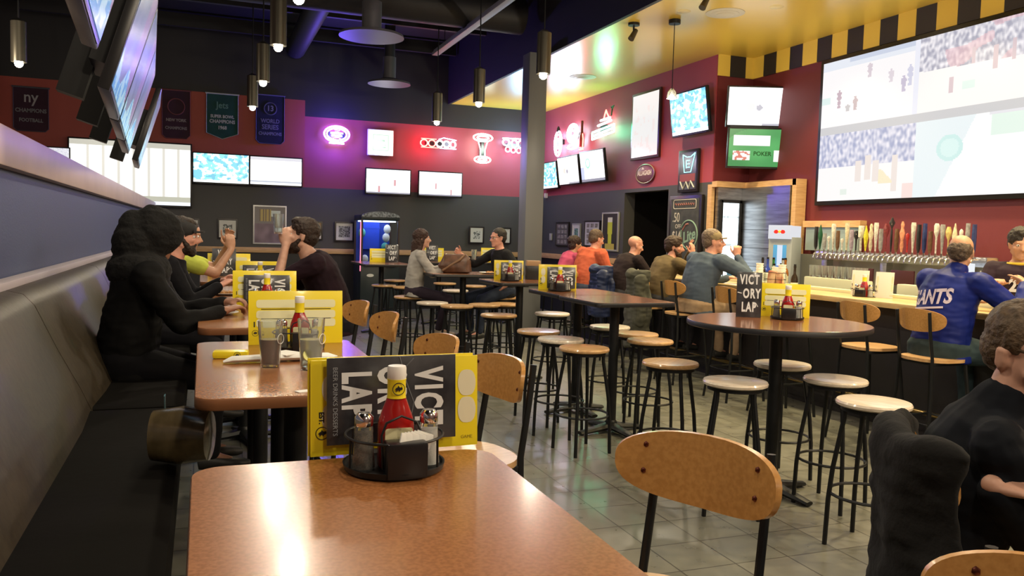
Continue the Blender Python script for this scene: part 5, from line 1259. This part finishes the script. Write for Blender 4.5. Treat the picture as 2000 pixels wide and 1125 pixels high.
# 1 hooded person on the bench
t, Mh, q = person('person in a big black hooded coat on the bench, reaching to the table', (-.365, 4.66), 6, seat=.76, lean=14, scale=1.0, build=1.18, hyaw=-6, hpitch=12, skin='brown', LH=(-.12, .50, 1.12), RH=(.16, .46, 1.10), lc=(40, 45, 45, 50), shirt=(.005, .005, .0055), pants=(.006, .006, .008), style='none', wob=.014, vox=.011, shirt_name='hooded_coat', sh_bump=.6)
mb = MB(); mb.ell(Mh @ Vector((0, -.008, .022)), (.118, .132, .135), 3, Mh.to_3x3()); mb.ell(Mh @ Vector((0, -.09, -.06)), (.135, .12, .12), 3); mb.ell(q['p3']+Vector((0, -.03, .02)), (.22, .16, .11), 3); mb.ell(Mh @ Vector((0, -.10, .02)), (.10, .10, .09), 3)
remeshed(mb, 'hood', mat('cloth_fur', (.004, .004, .0045), .95, 0, .3, 40, bump=1), t, .012, 1, wob=.012, wf=14)
# 2 man in black cap, biting
t, Mh, q = person('bearded man in a black cap turned sideways, on the bench behind the hooded person', (-.33, 5.98), 0, seat=.76, lean=20, hyaw=0, hpitch=4, skin='pink', LH=(-.1, .46, 1.16), RH=(.12, .44, 1.14), shirt=(.006, .006, .009), pants=(.010, .010, .014), hair=(.03, .018, .012), style='beard', hfwd=.03, build=1.05)
cap_on(t, Mh, (.02, .02, .022), back=False)
# 3 lime shirt behind him
t, Mh, q = person('person in lime yellow shirt with raised hands behind the man in the cap', (-.30, 7.05), 0, seat=.76, lean=20, hpitch=12, skin='tan', LH=(-.04, .50, 1.40), RH=(.06, .52, 1.36), lup=(-1, 0, 0), rup=(1, 0, 0), ldir=(0, .1, 1), rdir=(0, -.1, 1), shirt=(.55, .62, .10), sleeve=.3, hair=(.03, .02, .015), style='crop')
# 4 bearded man drinking
t, Mh, q = person('bearded man in a dark plum shirt drinking from a raised glass', (.93, 6.20), 178, seat=.76, lean=24, bend=1.3, scale=1.05, build=1.12, hyaw=0, hpitch=-8, skin='fair', LH=(-.05, .36, 1.42), lup=(-1, .2, 0), ldir=(.15, .2, 1), lc=(35, 40, 45, 48), RH=(.16, .50, 1.12), shirt=(.020, .009, .015), pants=(.010, .010, .014), hair=(.035, .018, .012), style='beard', sleeve=.3, hfwd=.03)
gx, gy = loc2(.93, 6.20, R(88), 0, 0)
pint(.515, 6.15, 1.50, 'raised pint glass held to the bearded man\'s mouth', water, .3, r=.040, h=.145, logo=False)
# 5 woman in grey sweater
t, Mh, q = person('woman in a light grey sweater with dark hair sitting on a stool, facing right', (2.42, 9.75), -8, seat=.76, lean=8, scale=.95, build=.93, hyaw=0, hpitch=-2, skin='fair', LH=(-.10, .46, 1.13), RH=(.12, .40, 1.12), shirt=(.44, .42, .40), pants=(.035, .025, .04), hair=(.05, .022, .016), style='long', shirt_name='sweater', wob=.009, feet=[(-.10, .34, .33), (.10, .30, .36)], shoes=(.25, .2, .16))
# 6 man in black with glasses
t, Mh, q = person('man in a black shirt and glasses facing left across the purse table', (3.58, 9.72), 188, seat=.76, lean=10, hyaw=6, hpitch=2, skin='pink', LH=(-.20, .10, .90), RH=(.26, .50, 1.28), rc=(50, 50, 55, 60), rup=(1, 0, 0), shirt=(.014, .014, .017), pants=(.03, .04, .07), hair=(.025, .018, .015), style='crop', sleeve=.5)
glasses(t, Mh)
pint(3.05, 9.36, 1.23, 'clear glass held up above the purse by the man in glasses', water, .5, r=.036, h=.12, logo=False)
# 7 pink top
t, Mh, q = person('person with dark bushy hair in a pink top at the far end of the bar', (4.96, 11.0), 5, seat=.76, lean=22, scale=.95, hyaw=-10, hpitch=6, skin='tan', shirt=(.60, .10, .20), pants=(.03, .03, .05), hair=(.035, .015, .015), style='bun', LH=(-.1, .5, 1.12), RH=(.14, .46, 1.12))
# 8 orange
t, Mh, q = person('broad man in an orange shirt seen from behind at the bar', (4.92, 10.20), 4, seat=.76, lean=18, scale=1.05, build=1.34, hyaw=0, hpitch=14, skin='pink', shirt=(.62, .135, .07), pants=(.05, .06, .10), hair=(.12, .075, .05), style='crop', LH=(-.2, .46, 1.12), RH=(.2, .44, 1.12), sleeve=.3)
# 9 bald
t, Mh, q = person('bald man in a black shirt with glasses pushed up, leaning on the bar', (4.93, 9.22), 4, seat=.76, lean=26, build=1.1, hyaw=-14, hpitch=16, skin='pink', shirt=(.025, .016, .018), pants=(.03, .03, .04), hair=(.3, .2, .15), style='none', LH=(-.12, .50, 1.12), RH=(.16, .48, 1.20), rup=(0, 0, 1), sleeve=.3)
glasses(t, Mh, up=True)
# 10 olive jacket, hands to face
t, Mh, q = person('man in an olive jacket resting his chin on folded hands at the bar', (4.95, 8.33), 2, seat=.76, lean=26, build=1.12, hyaw=-42, hpitch=4, skin='pink', LH=(.06, .42, 1.40), RH=(.17, .38, 1.36), lup=(-.6, -.5, .2), rup=(.8, .2, 0), ldir=(.1, -.1, 1), rdir=(.05, -.05, 1), lc=14, rc=18, shirt=(.145, .105, .055), pants=(.04, .04, .05), hair=(.05, .025, .015), style='beard', shirt_name='jacket')
# 11 blue grey sweater, cap
t, Mh, q = person('large man in a blue-grey sweater and khaki cap raising his hand at the bar', (4.95, 7.50), 2, seat=.76, lean=20, scale=1.08, build=1.28, hyaw=-35, hpitch=0, skin='pink', LH=(-.1, .50, 1.13), RH=(.25, .33, 1.38), rup=(.6, -.6, 0), rdir=(-.2, .1, 1), rc=(60, 62, 65, 70), rp=(1, .2, -1), shirt=(.085, .115, .165), pants=(.36, .25, .16), hair=(.2, .14, .1), style='crop', shirt_name='sweater')
cap_on(t, Mh, (.27, .21, .12))
# 12 blue jacket with lettering
t, Mh, q = person('large balding man in a royal blue jacket lettered across the back, at the bar', (5.00, 4.42), -3, seat=.73, lean=14, bend=1.2, scale=1.06, build=1.26, hyaw=36, hpitch=10, skin='tan', LH=(-.12, .42, 1.13), RH=(.30, .42, 1.30), rup=(.5, .3, .6), rdir=(-.7, .5, .3), rc=(45, 50, 50, 55), rp=(.6, -.2, -1), shirt=(.008, .018, .17), pants=(.03, .05, .06), hair=(.09, .06, .04), style='thin', shirt_name='jacket', sh_rough=.5, wob=.010, neckc=True)
bk = q['p2']+q['dr'](16)*.02
from mathutils.bvhtree import BVHTree
jk = [c for c in t.children if c.name.startswith('jacket')][0]
bt = BVHTree.FromPolygons([v.co for v in jk.data.vertices], [p.vertices for p in jk.data.polygons])
def onto(p):
    h = bt.ray_cast(Vector((p.x, p.y-.5, p.z)), Vector((0, 1, 0)))
    return Vector((p.x, h[0].y-.004, p.z)) if h[0] is not None else p

tx = text(t, 'GIANTS', .145, (0, 0, 0), (0, 0, 0), mat('jacket_letter', (.62, .55, .66), .6), xs=.72, bold=.005, shear=.25, ext=.001)
M_ = Matrix.Translation(bk+Vector((-.035, -.200, -.035))) @ Matrix.Rotation(R(-7), 4, 'Y') @ Matrix.Rotation(R(90-10), 4, 'X')
for v in tx.data.vertices:
    v.co = onto(M_ @ v.co)
    
ul = MB(); ul.tube([onto(M_ @ Vector((x, -.075, 0))) for x in [-.22+.04*i for i in range(10)]], [(.004, .008)]*10, 6).build('underline', mat('jacket_letter', (.62, .55, .66), .6), t)
# 13 black and gold jersey
t, Mh, q = person('person in a black and gold striped jersey with number 22 behind the bar', (6.05, 4.62), 200, standing=True, lean=6, hyaw=30, hpitch=10, skin='tan', LH=(-.30, .22, 1.22), RH=(.10, .30, 1.25), sleeve=.3, shirt=(.035, .022, .035), pants=(.02, .02, .02), hair=(.02, .014, .012), style='short', shirt_name='jersey', build=1.1)
gold = mat('jersey_gold', (.66, .46, .04), .7)
for sgn in (-1, 1):
    s0 = q['p3']+q['sx']*sgn*.19; 
    e_ = q['eL'] if sgn < 0 else q['eR']
    c_ = s0+(e_-s0)*.45; dd = (e_-s0).normalized()
    for k in (0, 1):
        cc = c_+dd*.035*k; u = dd.cross(Vector((0, 1, 0))).normalized(); v = dd.cross(u)
        MB().tube([cc+u*.080*math.cos(2*PI*i/20)+v*.080*math.sin(2*PI*i/20) for i in range(20)], .012, 6, closed=True).build('sleeve_stripe', gold, t)
MB().tube([q['p4']+Vector((.085*math.cos(2*PI*i/20), .075*math.sin(2*PI*i/20), -.02)) for i in range(20)], .012, 6, closed=True).build('collar', gold, t)
text(t, '22', .13, q['p2']+Vector((-.03, .155, -.02)), (PI/2, 0, PI), mat('jersey_white', (.55, .55, .58), .7), xs=.9, bold=.006)
for sgn in (-1, 1):
    e_ = q['eL'] if sgn < 0 else q['eR']; s0 = q['p3']+q['sx']*sgn*.18; c_ = s0+(e_-s0)*.2+Vector((sgn*.078, 0, 0))
    text(t, '22', .09, c_, (PI/2, 0, R(90*sgn)), mat('jersey_white', (.55, .55, .58), .7), bold=.004)
# 14 young man at the right
t, Mh, q = person('young man in a dark jacket at the right edge looking down at his hands', (1.70, 1.45), -46, seat=.595, lean=12, bend=1.7, scale=.96, build=1.0, hyaw=-50, hpitch=16, hfwd=.03, skin='fair', LH=(.13, .12, 1.10), RH=(.215, .07, 1.03), ldir=(.35, .8, -.1), rdir=(-.1, .9, 0), lp=(-.6, .1, -1), rp=(.1, .15, -1), lc=(40, 44, 48, 50), rc=(38, 44, 48, 52), lup=(-.2, .1, 1), rup=(.2, 0, 1), shirt=(.007, .009, .014), pants=(.015, .015, .02), hair=(.13, .085, .05), style='crop', vox=.0055, shirt_name='jacket', wob=.007, neckc=True)
# ------------------------------------------------------------------ coats over chairs
def coat(label, x, y, face, w, ztop, zbot, m, dy=.05, name='coat', cat='coat', wob=.02, sleeve=True):
    """coat draped over a chair back at x, y whose sitter looks along face"""
    t = thing(name, label, cat, (x, y, 0), R(face-90)); n = 48; mb = MB(); rs = []
    L = ztop-zbot; near = name == 'coat' and zbot < .2
    for k, (f_, kx, ky) in enumerate(((-.015, .80, .35), (0, .90, .8), (.03, .96, 1.0), (.12, 1.0, 1.0), (.35, 1.03, 1.1), (.6, 1.0, 1.3), (.85, 1.05, 1.45), (1, 1.0, 1.4))):
        z = ztop-f_*L
        rs.append([Vector((w/2*kx*math.copysign(abs(math.cos(2*PI*i/n))**.55, math.cos(2*PI*i/n))+.02*math.sin(k*1.7), dy*ky*math.copysign(abs(math.sin(2*PI*i/n))**.8, math.sin(2*PI*i/n))*(1+.25*math.sin(6*2*PI*i/n+k*.5)*(f_ > .2)), z)) for i in range(n)])
    mb.rings(rs)
    if not near: mb.ell((.02, -.03, ztop-.05), (w*.34, dy*1.0, .045), 3)
    if sleeve and not near: capsule(mb, (w*.38, -dy*1.2, ztop-.10), (w*.44, -dy*1.6, ztop-.10-L*.55), .055, .045)
    mb.fn(lambda c: (c.x, c.y-.012+1.35*c.x*c.x, c.z))
    remeshed(mb, 'cloth', m, t, .010, 2, wob=wob, wf=8)
    return t
coat('black winter coat hung over the chair of the young man at the right', 1.535, 1.45, -36, .52, 1.115, .12, mat('coat_black', (.005, .005, .0055), .95, 0, .3, 20, bump=.7), dy=.042, wob=.016)
coat('long grey-green coat over a bar chair between the orange shirt and blue-grey sweater', 4.68, 8.35, 0, .48, 1.17, .28, mat('coat_greygreen', (.075, .075, .055), .9, 0, .3, 12, bump=.5), dy=.05)
coat('navy puffer jacket over the bar chair behind the bald man', 4.68, 9.3, 0, .52, 1.18, .55, mat('jacket_navy', (.012, .022, .075), .45, 0, .3, 8, bump=.6), dy=.06, name='puffer_jacket', cat='jacket')
